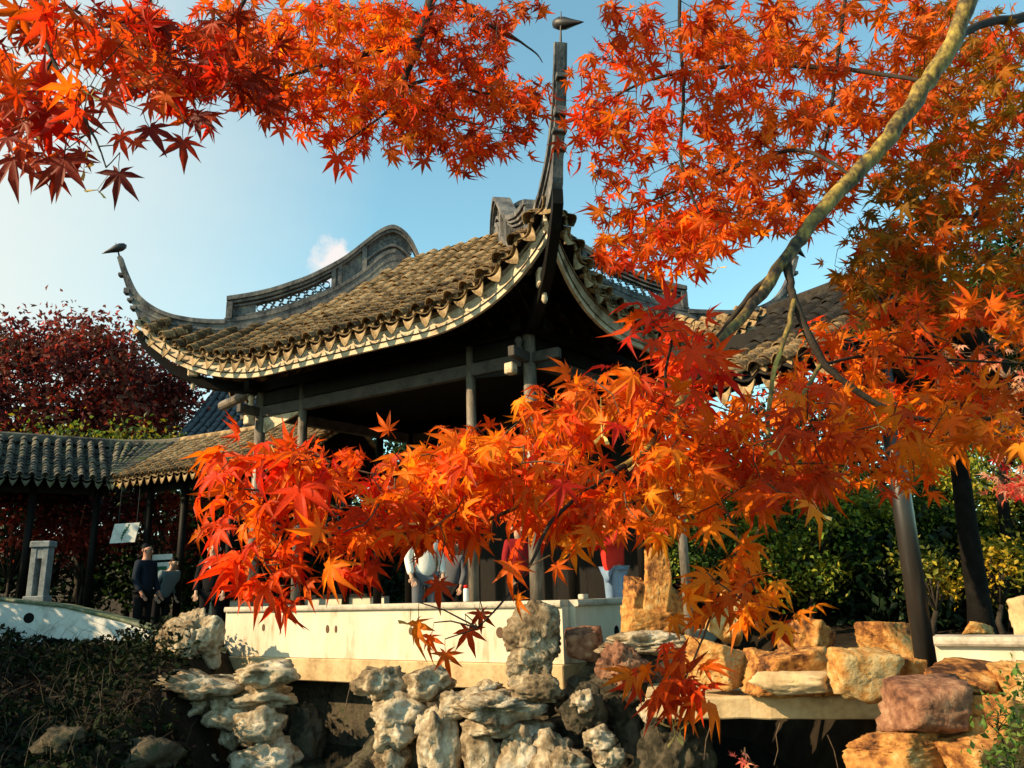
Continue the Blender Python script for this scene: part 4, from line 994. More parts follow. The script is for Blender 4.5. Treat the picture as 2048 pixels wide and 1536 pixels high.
# evergreens outside the frame on the left whose shade falls on the bank and gallery
for i, (x, y, rx, h0, h1) in enumerate(((-10.4, 7.6, .95, .2, 3.1), (-10.5, 9.3, .95, .3, 3.3), (-10.7, 11.0, .95, .5, 3.5), (-11.2, 12.8, .95, .8, 4.0), (-16.2, 14.3, 1.05, 2.5, 9.0))):
    shrub('columnar_evergreen', (x, y, (h0 + h1) / 2), (rx, rx, (h1 - h0) / 2), 6000, .2, DKG, 'columnar dark evergreen standing left of the pond bank', 'evergreen', 140 + i, 'columnar evergreens left of the pond', 60, .3, .12)

# overgrown bank: ivy, grass and dry stalks
r = np.random.default_rng(5); n = 16000
bx = r.uniform(-9.5, -3.4, n); by = r.uniform(6.6, 12.6, n)
keep = ~((bx > -4.4) & (by > 10.2)); bx, by = bx[keep], by[keep]
bz = np.array([zground(x, y) for x, y in zip(bx, by)]); hgt = r.uniform(0, 1, len(bx)) ** 2 * .22 * (1 + .8 * np.sin(bx * 2.1 + by))
pos = np.stack([bx, by, bz + .02 + np.abs(hgt)], 1)
pal = [(.003, .007, .003), (.006, .014, .004), (.012, .022, .006), (.016, .016, .007), (.014, .008, .006)]  # dark ivy tones with the bank's tree shade put into them
V, F, Cc = leaf_quads(pos, .10, pick_cols(pal, len(pos), r, pos, seed=3), r, .8)
tag(link('ground_cover', attr_mesh('ground_cover', V, F, Cc), FOL_DULL), 'dark ivy and low leaves covering the left bank', 'ground cover', kind='stuff')
m = MB()
for k in range(420):
    x, y = r.uniform(-9, -3.9), r.uniform(8.5, 12.6)
    if x > -4.6 and y > 10.4: continue
    p = V3(x, y, zground(x, y)); h = r.uniform(.12, .42); d = r.normal(0, .5, 2)
    m.tube([p, p + V3(d[0] * h * .5, d[1] * h * .5, h * .7), p + V3(d[0] * h * 1.2, d[1] * h * 1.2, h)], [.004, .003, .001], 3, False)
o = m.build('dry_stalks', mat_plain('dry_straw', (.05, .038, .022), .8)); tag(o, 'dry straw stalks standing up from the left bank', 'stalks', kind='stuff')  # straw colour darkened to carry the shade on the bank
# leafy plants at the right edge
for i, (x, y, dep, rr, n) in enumerate(((2036, 1360, 5.6, .12, 90), (2000, 1440, 5.5, .12, 60), (1995, 1520, 5.3, .14, 90), (2050, 1450, 5.3, .14, 80))):
    shrub('trailing_plant', P(x, y, dep), (rr, rr, rr * .8), n, .055, [(.03, .07, .012), (.07, .13, .02), (.14, .20, .04)], 'trailing green plant growing over the yellow rocks', 'plant', 150 + i, 'trailing plants on the yellow rocks', 9, .06, .006, None, P(x + 10, y + 40, dep + .35), BARK_D, .6, .004)
# hanging dry stems under the ledge and slab
for i, pts in enumerate((((702, 1366, 9.6), (694, 1400, 9.55), (688, 1436, 9.5), (684, 1462, 9.5)), ((1560, 1446, 6.7), (1552, 1470, 6.7), (1556, 1500, 6.7), (1548, 1530, 6.7)), ((1655, 1470, 6.7), (1668, 1500, 6.7), (1676, 1536, 6.7)), ((1425, 1440, 6.8), (1412, 1480, 6.8), (1408, 1520, 6.8)))):
    o = MB().tube([P(*q) for q in pts], [.006, .005, .004, .003][:len(pts)], 5).build('hanging_stem', TWIG); tag(o, 'thin dry stem hanging down over the dark water', 'stem', 'hanging dry stems')

# ------------------------------------------------------------------ people
def skin_mesh(name, verts, edges, rad, sub=2, root=0):
    me = bpy.data.meshes.new(name); me.from_pydata([tuple(v) for v in verts], edges, []); me.update()
    o = bpy.data.objects.new('tmp', me); col.objects.link(o)
    md = o.modifiers.new('s', 'SKIN'); md.use_smooth_shade = True
    sl = me.skin_vertices[0].data
    for i, rr in enumerate(rad): sl[i].radius = (rr, rr) if np.isscalar(rr) else rr
    sl[root].use_root = True
    sd_ = o.modifiers.new('d', 'SUBSURF'); sd_.levels = sub; sd_.render_levels = sub
    dg = bpy.context.evaluated_depsgraph_get(); ev = o.evaluated_get(dg)
    res = bpy.data.meshes.new_from_object(ev); res.name = name
    bpy.data.objects.remove(o); bpy.data.meshes.remove(me); return res
def person(base, yaw, label, top, legs, hair, pose='stand', scale=1.0, collar=None, bend=0.0, hat=None, face=(.46, .27, .18), arm_r=None, arm_l=None, group=None):
    """figure facing local -Y; one skinned body mesh, clothes as shells over it"""
    t = thing('person', tuple(base), label, 'person', group)
    c, s = math.cos(yaw), math.sin(yaw); base = np.asarray(base, float)
    def W(p):
        p = np.asarray(p, float) * scale
        if bend and p[2] > .95 * scale:
            h = p[2] - .95 * scale; p = np.array([p[0], p[1] - math.sin(bend) * h, .95 * scale + math.cos(bend) * h])
        return base + np.array([p[0] * c - p[1] * s, p[0] * s + p[1] * c, p[2]])
    ar = arm_r or [(.19, .0, 1.42), (.25, .0, 1.14), (.23, -.14, .90)]; al = arm_l or [(-.19, .0, 1.42), (-.25, .0, 1.14), (-.23, -.14, .90)]
    J = [(0, 0, .95), (0, 0, 1.12), (0, .0, 1.36), (0, .0, 1.47), (0, -.01, 1.56), (0, -.02, 1.66), (0, -.02, 1.72)] + ar + al + [(.10, 0, .90), (.11, -.01, .5), (.11, .02, .09), (.12, -.12, .04), (-.10, 0, .90), (-.11, .0, .5), (-.11, .03, .09), (-.12, -.11, .04)]
    E_ = [(0, 1), (1, 2), (2, 3), (3, 4), (4, 5), (5, 6), (2, 7), (7, 8), (8, 9), (2, 10), (10, 11), (11, 12), (0, 13), (13, 14), (14, 15), (15, 16), (0, 17), (17, 18), (18, 19), (19, 20)]
    Rr = [.12, .12, .13, .055, .07, .092, .07, .06, .042, .03, .06, .042, .03, .085, .058, .042, .035, .085, .058, .042, .035]
    SK = mat_plain('skin_tone', face, .55)
    # hands: five short fingers grown from each wrist
    Rr = [q * scale for q in Rr]; JJ = [W(p) for p in J]; EE = list(E_)
    for wi, ei, sg in ((9, 8, 1), (12, 11, -1)):
        w_, e_ = np.array(J[wi]), np.array(J[ei]); dr = nrm(w_ - e_); sd2 = nrm(np.cross(dr, V3(0, 1, .3)))
        pi = len(JJ); JJ.append(W(w_ + dr * .07)); Rr.append(.032 * scale); EE.append((wi, pi))
        for k, ln in enumerate((.05, .075, .085, .078, .06)):
            lat = (k - 2) * .02; side = sd2 * lat if k else -sd2 * .045
            a = len(JJ); JJ.append(W(w_ + dr * (.09 if k else .05) + side)); Rr.append(.011 * scale); EE.append((pi, a))
            JJ.append(W(w_ + dr * ((.09 if k else .05) + ln) + side * 1.1 + V3(0, -.02, 0))); Rr.append(.008 * scale); EE.append((a, a + 1))
    body = link('body', skin_mesh('body', JJ, EE, Rr), SK, t, smooth=True)
    def shell(nm, pts, ed, rd, mat): return link(nm, skin_mesh(nm, [W(p) for p in pts], ed, [q * scale for q in rd]), mat, t, smooth=True)
    ja = [(0, 0, .84), (0, 0, 1.08), (0, 0, 1.36), (0, 0, 1.45), ar[0], ar[1], tuple(np.array(ar[2]) * .93 + np.array(ar[1]) * .07), al[0], al[1], tuple(np.array(al[2]) * .93 + np.array(al[1]) * .07)]
    shell('jacket', ja, [(0, 1), (1, 2), (2, 3), (2, 4), (4, 5), (5, 6), (2, 7), (7, 8), (8, 9)], [.175, .165, .165, .085, .085, .066, .052, .085, .066, .052], top)
    tr = [(0, 0, .93), (.10, 0, .86), (.11, -.01, .5), (.11, .02, .10), (-.10, 0, .86), (-.11, 0, .5), (-.11, .03, .10)]
    shell('trousers', tr, [(0, 1), (1, 2), (2, 3), (0, 4), (4, 5), (5, 6)], [.14, .11, .082, .07, .11, .082, .07], legs)
    for sx in (.12, -.12):
        shell('shoe', [(sx, .06, .05), (sx, -.05, .045), (sx, -.15, .035)], [(0, 1), (1, 2)], [.05, .052, .04], BLACK)
    shell('hair' if not hat else 'cap', [(0, .03, 1.64), (0, .03, 1.72), (0, -.01, 1.755)], [(0, 1), (1, 2)], [.085, .092, .07], hair)
    for sx in (-.035, .035):
        MB().tube([W((sx, -.108, 1.655)), W((sx, -.122, 1.655))], [.012, .008], 6).build('eye', BLACK, t)
    MB().tube([W((0, -.10, 1.655)), W((0, -.128, 1.62)), W((0, -.10, 1.605))], [.010, .018, .012], 6).build('nose', SK, t, smooth=True)
    MB().box(W((0, -.104, 1.585)), (W((.025, 0, 0)) - W((0, 0, 0))), (W((0, .008, 0)) - W((0, 0, 0))), UP * .005).build('mouth', mat_plain('lip', (.25, .09, .07)), t)
    for sx in (-.098, .098): MB().tube([W((sx, .0, 1.68)), W((sx * 1.08, .01, 1.65)), W((sx, .0, 1.61))], [.01, .02, .01], 6).build('ear', SK, t, smooth=True)
    if collar is not None:
        MB().prism([W((-.02, -.13, 1.30)), W((-.12, -.11, 1.42)), W((-.09, -.06, 1.50)), W((0, -.10, 1.38)), W((.09, -.06, 1.50)), W((.12, -.11, 1.42)), W((.02, -.13, 1.30))], W((0, -.02, 0)) - W((0, 0, 0))).build('collar', collar, t)
    return t
CL = lambda n, c, r=.85: mat_plain(n, c, r, .1)
NAVY, COAT, JEAN, REDJ, WHITEJ, GREYJ, CAMO, HAIR = CL('navy_cloth', (.012, .018, .03)), CL('black_coat', (.008, .008, .009)), CL('denim', (.16, .24, .36)), CL('red_jacket', (.55, .03, .02)), CL('white_jacket', (.70, .68, .62)), CL('grey_cloth', (.10, .105, .12)), CL('grey_blue_cloth', (.12, .16, .18)), CL('black_hair', (.008, .007, .006), .5)
FLG = .86
def gnd(x, dep, z=FLG): q = P(x, 1200, dep); return V3(q[0], q[1], z)
person(gnd(286, 15.2, .86), R_(75), 'person in a navy jacket and flat cap standing side-on by the gallery post', NAVY, COAT, CL('dark_cap', (.01, .012, .016)), hat=True, scale=1.02, face=(.42, .20, .13))
person(gnd(422, 14.3, .86), R_(8), 'person in a black coat with a pale collar standing in the gallery', COAT, COAT, CL('grey_hair', (.10, .09, .08)), collar=WHITEJ, scale=.98)
person(gnd(322, 16.4, .86), R_(60), 'person in a grey-blue patterned top bending forward by the notice board', CAMO, COAT, HAIR, bend=.5, scale=.95)
person(gnd(1232, 11.6, FL), R_(-60), 'person in a red jacket and blue jeans raising an arm behind the shaded parapet', REDJ, JEAN, HAIR, scale=.98, bend=.12,
       arm_r=[(.19, 0, 1.42), (.24, -.16, 1.25), (.12, -.34, 1.42)], arm_l=[(-.19, 0, 1.42), (-.24, -.14, 1.22), (-.1, -.36, 1.36)])
person(gnd(850, 11.5, FL), R_(20), 'person in a white padded jacket standing behind the maple spray', WHITEJ, GREYJ, HAIR, scale=.97)
person(gnd(905, 12.2, FL), R_(-20), 'person in grey clothing beside the red-capped flask', GREYJ, COAT, HAIR, scale=.8)
person(gnd(1040, 11.8, FL), R_(30), 'person in a dark red coat behind the hanging maple leaves', CL('dark_red_coat', (.22, .012, .015)), COAT, HAIR, scale=.92)
# vacuum flask on the coping
fpnt = on_front(923, 1199) - n1 * .1; fpnt = V3(fpnt[0], fpnt[1], 1.502)
fl = thing('vacuum_flask', tuple(fpnt), 'white vacuum flask with red cap standing on the parapet coping', 'flask')
MB().tube([fpnt + UP * z for z in (0, .015, .15, .165)], [.03, .034, .034, .028], 16).build('body', CL('white_enamel', (.75, .73, .68), .3), fl, smooth=True)
MB().tube([fpnt + UP * z for z in (.166, .20, .206)], [.029, .029, .024], 16).build('cap', CL('red_plastic', (.6, .02, .015), .35), fl, smooth=True)

# ------------------------------------------------------------------ maples
def maple_leaf(seed, droop=.25, fold=.18, curl=.1):
    """palmate leaf, seven pointed lobes; stalk runs back from the origin; span about 1 unit along +Y"""
    r = np.random.default_rng(seed); V = []; F = []
    ang = np.radians([-128, -86, -43, 0, 43, 86, 128]) + r.normal(0, .05, 7)
    ln = np.array([.36, .60, .80, .88, .80, .60, .36]) * r.uniform(.88, 1.1, 7)
    def z(x, y, k=0): rr = math.hypot(x, y); return -droop * rr * rr + k
    nb = [(ang[0] - .42, .12)] + [((ang[i] + ang[i + 1]) / 2, .25 * min(ln[i], ln[i + 1]) + .07) for i in range(6)] + [(ang[6] + .42, .12)]
    V.append((0, 0, .0)); N = []
    for a, rr in nb: N.append(len(V)); x, y = math.sin(a) * rr, math.cos(a) * rr; V.append((x, y, z(x, y, fold * .12)))
    for i in range(7):
        a, l = ang[i], ln[i]; dx, dy = math.sin(a), math.cos(a); px_, py_ = dy, -dx
        wv = l * r.uniform(.105, .135) ; cz = r.normal(0, curl) - curl * .6
        m_ = len(V); x, y = dx * l * .52, dy * l * .52; V.append((x, y, z(x, y, -fold * .10 * l + cz * .15)))
        for sg in (-1, 1): V.append((x + px_ * wv * sg, y + py_ * wv * sg, z(x, y, fold * .18 * l + cz * .15)))
        x, y = dx * l * .80, dy * l * .80; V.append((x - px_ * wv * .42, y - py_ * wv * .42, z(x, y, cz * .5))); V.append((x + px_ * wv * .42, y + py_ * wv * .42, z(x, y, cz * .5)))
        x, y = dx * l * 1.06, dy * l * 1.06; V.append((x, y, z(x, y, cz)))
        l0, l1, u0, u1, tp = m_ + 1, m_ + 2, m_ + 3, m_ + 4, m_ + 5; nl, nr = N[i], N[i + 1]
        F += [(0, nl, l0), (0, l0, m_), (0, m_, l1), (0, l1, nr), (m_, l0, u0), (m_, u0, tp), (m_, tp, u1), (m_, u1, l1)]
    # stalk
    b_ = len(V); w = .011
    st = [(0, 0, -.004), (.03, -.22, .03), (.0, -.5, .10)]
    for x, y, zz in st: V += [(x - w, y, zz), (x + w, y, zz), (x, y, zz + w * 1.4)]
    for i in range(2):
        for k in range(3): q = b_ + i * 3; F += [(q + k, q + (k + 1) % 3, q + 3 + (k + 1) % 3), (q + k, q + 3 + (k + 1) % 3, q + 3 + k)]
    MASK = np.ones(len(V)); MASK[0] = 1.12
    for i in range(7):
        q = 9 + i * 6; MASK[q:q + 6] = (1.10, .94, .94, .82, .82, .55)
    MASK[b_:] = .6
    return np.array(V) + np.array([0, .5, -.10]), np.array(F), MASK       # origin moved to the stalk's foot
LV = {'flat': [maple_leaf(s, .10, .22, .06) for s in range(5)], 'droop': [maple_leaf(50 + s, .38, .45, .14) for s in range(6)], 'curl': [maple_leaf(80 + s, .22, .35, .16) for s in range(5)]}
LME = {k: [] for k in LV}
for k in LV:
    for v, f, mk in LV[k]:
        me = attr_mesh('leaf', v, f, np.repeat(mk[:, None], 3, 1)); me.materials.append(LEAF_O); LME[k].append(me)
def in_poly(x, y, poly):
    c = False; j = len(poly) - 1
    for i in range(len(poly)):
        if ((poly[i][1] > y) != (poly[j][1] > y)) and (x < (poly[j][0] - poly[i][0]) * (y - poly[i][1]) / (poly[j][1] - poly[i][1]) + poly[i][0]): c = not c
        j = i
    return c
RED = [(.52, .024, .009), (.64, .050, .008), (.70, .09, .008)]
ORG = [(.56, .06, .008), (.70, .125, .008), (.76, .19, .008), (.80, .27, .012)]
GOLD = [(.66, .13, .008), (.76, .22, .010), (.80, .32, .016), (.74, .36, .03)]
DRK = [(.15, .013, .008), (.25, .024, .008), (.38, .045, .008), (.54, .10, .008)]  # dark leaf tones, also putting canopy shade into the colour
OLV = [(.50, .10, .008), (.58, .15, .01), (.46, .16, .012), (.32, .15, .012), (.22, .13, .014)]
OLG = [(.16, .10, .012), (.26, .13, .012), (.38, .15, .012), (.46, .12, .008), (.12, .11, .02)]
def bez(pts, n=6): return smooth_curve(pts, n)
class Maple:
    def __init__(s, base, label, seed):
        s.t = thing('maple_tree', tuple(base), label, 'tree'); s.r = np.random.default_rng(seed); s.nodes = []; s.leaves = []; s.seeds = []
    def branch(s, pts, mat, first=None, last=None, n=10):
        """pts: (px, py, distance, thickness in px) or explicit ('w', xyz, radius)"""
        c = []
        for q in pts:
            if q[0] == 'w': c.append((*q[1], q[2]))
            else: p = P(q[0], q[1], q[2]); c.append((*p, q[3] / 2 / FPX * q[2]))
        c = smooth_curve(c, 5); r = s.r
        for i in range(len(c)):
            k = c[i, 3] * .35; c[i, :3] += r.normal(0, k * .4, 3); c[i, 3] *= 1 + r.normal(0, .035)
        MB().tube([p[:3] for p in c], [max(.0012, p[3]) for p in c], n).build('branch', mat, s.t, smooth=True)
        for p in c: s.nodes.append(p[:3])
        return c
    def cluster(s, poly, dr, nclu, per, pal, size, style, kind='curl', spread=.045, w=None, dens=None, attach=True):
        nclu = int(nclu * 1.4); per = per * 1.3; r = s.r; xs = [p[0] for p in poly]; ys = [p[1] for p in poly]; pts = []
        # blue-noise-like sampling so that clusters spread evenly, with natural gaps
        tries = 0
        while len(pts) < nclu and tries < nclu * 60:
            tries += 1; x, y = r.uniform(min(xs), max(xs)), r.uniform(min(ys), max(ys))
            if not in_poly(x, y, poly): continue
            if dens and r.uniform() > dens(x, y): continue
            pts.append((x, y, r.uniform(*dr)))
        W_ = np.array([P(*q) for q in pts]); N = np.array(s.nodes)
        dist = np.array([np.min(((N - p) ** 2).sum(1)) for p in W_]); order = np.argsort(dist); tw = s.tw
        nodes = list(N)
        NA = np.zeros((len(N) + len(W_) * 2, 3)); NA[:len(N)] = N; k = len(N)
        for i in order:
            p = W_[i]; j = int(np.argmin(((NA[:k] - p) ** 2).sum(1))); q = NA[j]; d = np.linalg.norm(p - q)
            mid = (p + q) / 2 + r.normal(0, .08 * d, 3) + V3(0, 0, -.03 * d)
            tw.tube([q, mid, p], [.0011 + .0014 * min(1, d * 3), .0011 + .0008 * min(1, d * 2), .0009], 4, False)
            NA[k] = mid; NA[k + 1] = p; k += 2
            for _ in range(max(1, int(r.poisson(per)))):
                o = p + r.normal(0, spread, 3) * (1, 1, .6) * .45
                s.add_leaf(o, pal, size, style, kind, p)
        s.nodes = list(NA[:k])
    def add_leaf(s, o, pal, size, style, kind, anchor=None, T=None, N=None):
        r = s.r; tc_ = nrm(CAM - o)
        if T is None:
            if style == 'hang': T = nrm(V3(0, 0, -.75) + r.normal(0, .50, 3)); N = tc_ * .55 + V3(-.15, 0, -.1) + r.normal(0, .62, 3)
            elif style == 'flat': T = nrm(V3(0, 0, -.40) + r.normal(0, .62, 3)); N = tc_ * .35 + V3(0, 0, .25) + r.normal(0, .7, 3)
            else: T = nrm(V3(-.38, -.22, -.50) + r.normal(0, .46, 3)); N = V3(-.35, -.55, .45) + r.normal(0, .48, 3)
        N = N - T * (N @ T); N = nrm(N); X = np.cross(T, N)
        k = int(r.integers(0, len(LV[kind]))); sz = size * float(np.clip(r.normal(1, .24), .5, 1.5)) * .64
        f = mnoise.noise(Vector(o) * 4.0) * .9 + .5 + r.normal(0, .28); c = np.array(pal[int(np.clip(f * len(pal), 0, len(pal) - 1))]) * r.uniform(.78, 1.15)
        base = o
        if style == 'x' and len(s.nodes):            # single leaves get their own thin twig from the nearest branch
            NN = np.array(s.nodes); q0_ = NN[int(np.argmin(((NN - o) ** 2).sum(1)))]
            s.tw.tube([q0_, (q0_ + o) / 2 + r.normal(0, .006, 3), o], [.0013, .0010, .0008], 4, False)
        dep = (base - CAM) @ CF
        mid = base + T * sz * .8; q = mid - CAM; wz = q @ CF; ix, iy = 1024 + FPX * (q @ CRT) / wz, 768 - FPX * (q @ CUP) / wz
        vis = (-40 < ix < 2090) and (-40 < iy < 1570)
        s.leaves.append((sz / dep if vis else 0, kind, k, base, X, T, N, sz, c))
    def seed(s, p):
        s.seeds.append(p)
    def finish(s):
        s.tw_obj = s.tw.build('twigs', TWIG, s.t); tag(s.tw_obj, kind='stuff')
        L = sorted(s.leaves, key=lambda q: -q[0])
        for q in L[:290]:
            o = link('leaf', LME[q[1]][q[2]], None, s.t, frame_matrix(q[3], q[4] * q[7], q[5] * q[7], q[6] * q[7])); o.color = (*np.clip(q[8], 0, 1), 1)
        VV, FF, CC = [], [], []; off = 0
        for q in L[290:]:
            v, f, mk = LV[q[1]][q[2]]; VV.append(v @ (np.array([q[4], q[5], q[6]]) * q[7]) + q[3]); FF.append(f + off); CC.append(np.clip(q[8], 0, 1)[None] * mk[:, None]); off += len(v)
        o = link('foliage', attr_mesh('foliage', np.concatenate(VV), np.concatenate(FF), np.concatenate(CC)), LEAF_S, s.t); tag(o, kind='stuff')
        if s.seeds:
            m = MB(); r = s.r
            for p in s.seeds:
                for sg in (-1, 1):
                    a = nrm(r.normal(size=3) * .5 + V3(sg * .6, 0, -.6)); b_ = nrm(np.cross(a, r.normal(size=3))); L_ = r.uniform(.016, .024)
                    m.prism([p, p + a * L_ * .5 + b_ * L_ * .10, p + a * L_ * .85 + b_ * L_ * .24, p + a * L_ + b_ * .0, p + a * L_ * .55 - b_ * L_ * .1], np.cross(a, b_) * .0005)
                m.tube([p, p + UP * .03 + r.normal(0, .008, 3)], .0006, 3, False)
            o = m.build('winged_seeds', mat_plain('seed_wing', (.62, .42, .12), .6), s.t); tag(o, kind='stuff')

# right-hand maple: pale limb crossing the view from the upper right, low spray in front of the pavilion
A = Maple((2.35, 1.15, 0), 'maple with a pale yellow limb sweeping down in front of the pavilion', 21); A.tw = MB()
A.branch([('w', (2.40, 1.10, -.1), .13), ('w', (2.35, 1.15, 1.2), .11), ('w', (2.2, 1.3, 2.5), .085), ('w', (1.75, 1.6, 3.15), .055), ('w', tuple(P(2030, -160, 1.76)), .036), (1940, 0, 1.70, 41), (1894, 102, 1.68, 39.4), (1832, 200, 1.67, 38.5), (1761, 293, 1.65, 36.1), (1690, 372, 1.63, 33.6), (1623, 443, 1.60, 30.3), (1583, 501, 1.58, 28.7), (1506, 608, 1.53, 23), (1438, 688, 1.47, 20.5), (1402, 732, 1.45, 18.9), (1350, 822, 1.38, 16.4), (1285, 905, 1.34, 12.3), (1190, 958, 1.32, 11.5), (1060, 1005, 1.28, 9), (900, 1062, 1.24, 6.6), (765, 1060, 1.20, 4.9), (650, 1005, 1.16, 4.1), (540, 960, 1.13, 2.5)], BARK_Y, n=14)
for pts, mt in (
    ([(1572, 525, 1.57, 22), (1580, 560, 1.56, 18), (1592, 610, 1.55, 17), (1640, 715, 1.54, 17), (1690, 765, 1.53, 14), (1770, 815, 1.53, 13), (1880, 842, 1.53, 10), (2060, 828, 1.55, 8)], BARK_D),
    ([(1588, 600, 1.55, 12), (1575, 660, 1.53, 11), (1548, 745, 1.50, 10), (1536, 850, 1.47, 9), (1541, 950, 1.45, 8), (1520, 1050, 1.42, 6), (1495, 1105, 1.40, 4)], BARK_Y),
    ([(1640, 730, 1.54, 9), (1580, 830, 1.50, 8), (1525, 905, 1.47, 6), (1480, 960, 1.45, 3)], BARK_Y),
    ([(1555, 540, 1.57, 14), (1500, 590, 1.60, 13), (1430, 680, 1.64, 10), (1372, 745, 1.66, 6)], BARK_D),
    ([(1650, 728, 1.54, 7), (1740, 712, 1.58, 6), (1900, 720, 1.62, 5), (2060, 728, 1.66, 4)], BARK_D),
    ([(1250, 930, 1.33, 9), (1150, 1000, 1.26, 8), (1098, 1050, 1.22, 8), (1060, 1130, 1.19, 6), (1000, 1210, 1.16, 4), (955, 1255, 1.15, 3)], BARK_D),
    ([(1440, 1000, 1.42, 6), (1475, 1080, 1.40, 5), (1440, 1180, 1.36, 5), (1400, 1290, 1.33, 4), (1365, 1370, 1.31, 3)], TWIG),
    ([(1350, 840, 1.40, 9), (1330, 760, 1.36, 7), (1345, 680, 1.33, 5), (1350, 630, 1.32, 3)], BARK_D),
    ([('w', tuple(P(1400, -220, 2.0)), .012), (1360, 0, 2.0, 9), (1367, 180, 1.98, 8), (1362, 320, 1.96, 7), (1400, 430, 1.94, 4)], BARK_D),
    ([('w', tuple(P(1720, -200, 2.1)), .012), (1690, 0, 2.1, 9), (1668, 180, 2.1, 8), (1650, 300, 2.1, 5)], BARK_D),
    ([(1900, 90, 1.69, 16), (1960, 50, 1.95, 20), (2060, 30, 2.2, 24), ('w', tuple(P(2200, -20, 2.4)), .025)], BARK_D),
    ([(1700, 350, 1.64, 8), (1600, 300, 1.9, 9), (1480, 330, 2.2, 8), (1330, 390, 2.35, 5), (1230, 430, 2.4, 3)], BARK_D),
    ([(1860, 165, 1.67, 10), (1700, 140, 2.0, 11), (1500, 130, 2.3, 10), (1300, 160, 2.45, 7), (1190, 220, 2.5, 4)], BARK_D),
    ([(2060, 300, 2.5, 14), (1960, 420, 2.45, 10), (1860, 520, 2.4, 8), (1740, 560, 2.35, 4)], BARK_D),
    ([(2060, 600, 2.2, 12), (1960, 640, 2.15, 9), (1850, 690, 2.1, 5)], BARK_D)):
    A.branch(pts, mt, n=7)
# upper right canopy, leaves hanging and seen from below
A.cluster([(1195, 0), (1420, 0), (1420, 430), (1330, 520), (1240, 540), (1195, 480), (1165, 330), (1155, 230), (1150, 150), (1205, 70)], (1.75, 2.6), 108, 3.4, ORG[:3] + RED[1:] + DRK[2:] + GOLD[:1], .07, 'hang')
A.cluster([(1400, 0), (1900, 0), (1860, 150), (1740, 330), (1620, 470), (1470, 430), (1400, 430)], (1.85, 2.8), 224, 3.6, ORG[:3] + OLV[:2] + DRK[2:] + GOLD[:1], .07, 'hang')
A.cluster([(1850, 0), (2070, 0), (2070, 380), (1900, 330), (1780, 390), (1740, 340)], (2.0, 3.0), 156, 3.6, OLV + OLG[1:4] + ORG[:1], .07, 'hang')
A.cluster([(1690, 430), (1800, 360), (1870, 330), (1900, 400), (1850, 520), (1880, 560), (1700, 560), (1660, 540)], (2.0, 2.6), 40, 3.0, OLG, .068, 'hang')
A.cluster([(1660, 560), (1720, 470), (1880, 380), (1900, 330), (2070, 360), (2070, 640), (1780, 650), (1680, 620)], (2.0, 2.8), 122, 3.5, OLV + OLG[1:4] + DRK[2:], .07, 'hang')
A.cluster([(1140, 160), (1190, 150), (1200, 280), (1115, 270), (1120, 235)], (1.9, 2.3), 7, 3, RED[1:] + ORG[:2], .07, 'hang')
A.cluster([(1185, 440), (1330, 430), (1520, 440), (1480, 530), (1400, 520), (1330, 545), (1240, 545)], (1.75, 2.2), 22, 3, ORG, .074, 'hang')
# low spray: dense leaves in front of the pavilion
A.cluster([(1640, 635), (1800, 595), (2070, 615), (2070, 775), (1900, 875), (1650, 835), (1560, 775)], (1.5, 2.2), 70, 3.4, ORG[:3] + OLV[:2] + RED[1:], .07, 'flat')
A.cluster([(1380, 825), (1480, 775), (1640, 765), (1900, 805), (2040, 845), (1960, 905), (1870, 955), (1780, 985), (1600, 995), (1400, 1025), (1340, 925)], (1.3, 2.0), 83, 3.4, ORG + GOLD[:2], .07, 'spray', 'curl')
A.cluster([(1060, 798), (1180, 748), (1290, 758), (1400, 818), (1420, 988), (1390, 1048), (1240, 1053), (1120, 1028), (1000, 1028), (960, 918)], (1.16, 1.75), 73, 3.5, GOLD[:3] + ORG, .066, 'spray', 'droop')
A.cluster([(740, 924), (880, 864), (1040, 794), (1060, 1004), (960, 1064), (860, 1064), (740, 1054)], (1.12, 1.5), 39, 3.4, ORG + GOLD[:1] + RED[2:], .064, 'spray', 'droop')
A.cluster([(430, 894), (560, 884), (660, 904), (760, 954), (770, 1074), (660, 1124), (560, 1114), (480, 1064), (430, 984)], (1.05, 1.3), 28, 3.2, RED + ORG[:3], .066, 'spray', 'droop')
A.cluster([(1260, 620), (1400, 610), (1420, 740), (1380, 820), (1290, 800), (1240, 740)], (1.25, 1.5), 13, 2.4, ORG[:2] + RED, .078, 'spray', 'curl')
A.cluster([(1390, 1050), (1560, 1100), (1590, 1170), (1570, 1260), (1440, 1230), (1370, 1200), (1400, 1120)], (1.25, 1.5), 10, 2.4, ORG + GOLD[:2], .072, 'spray', 'droop')
A.cluster([(1280, 1260), (1400, 1230), (1410, 1370), (1340, 1410), (1270, 1350)], (1.22, 1.4), 6, 2.4, RED[1:] + ORG, .074, 'spray', 'droop')
A.cluster([(480, 1090), (640, 1150), (560, 1200), (500, 1150)], (1.08, 1.2), 7, 2.2, RED + ORG[:1], .068, 'spray', 'droop')
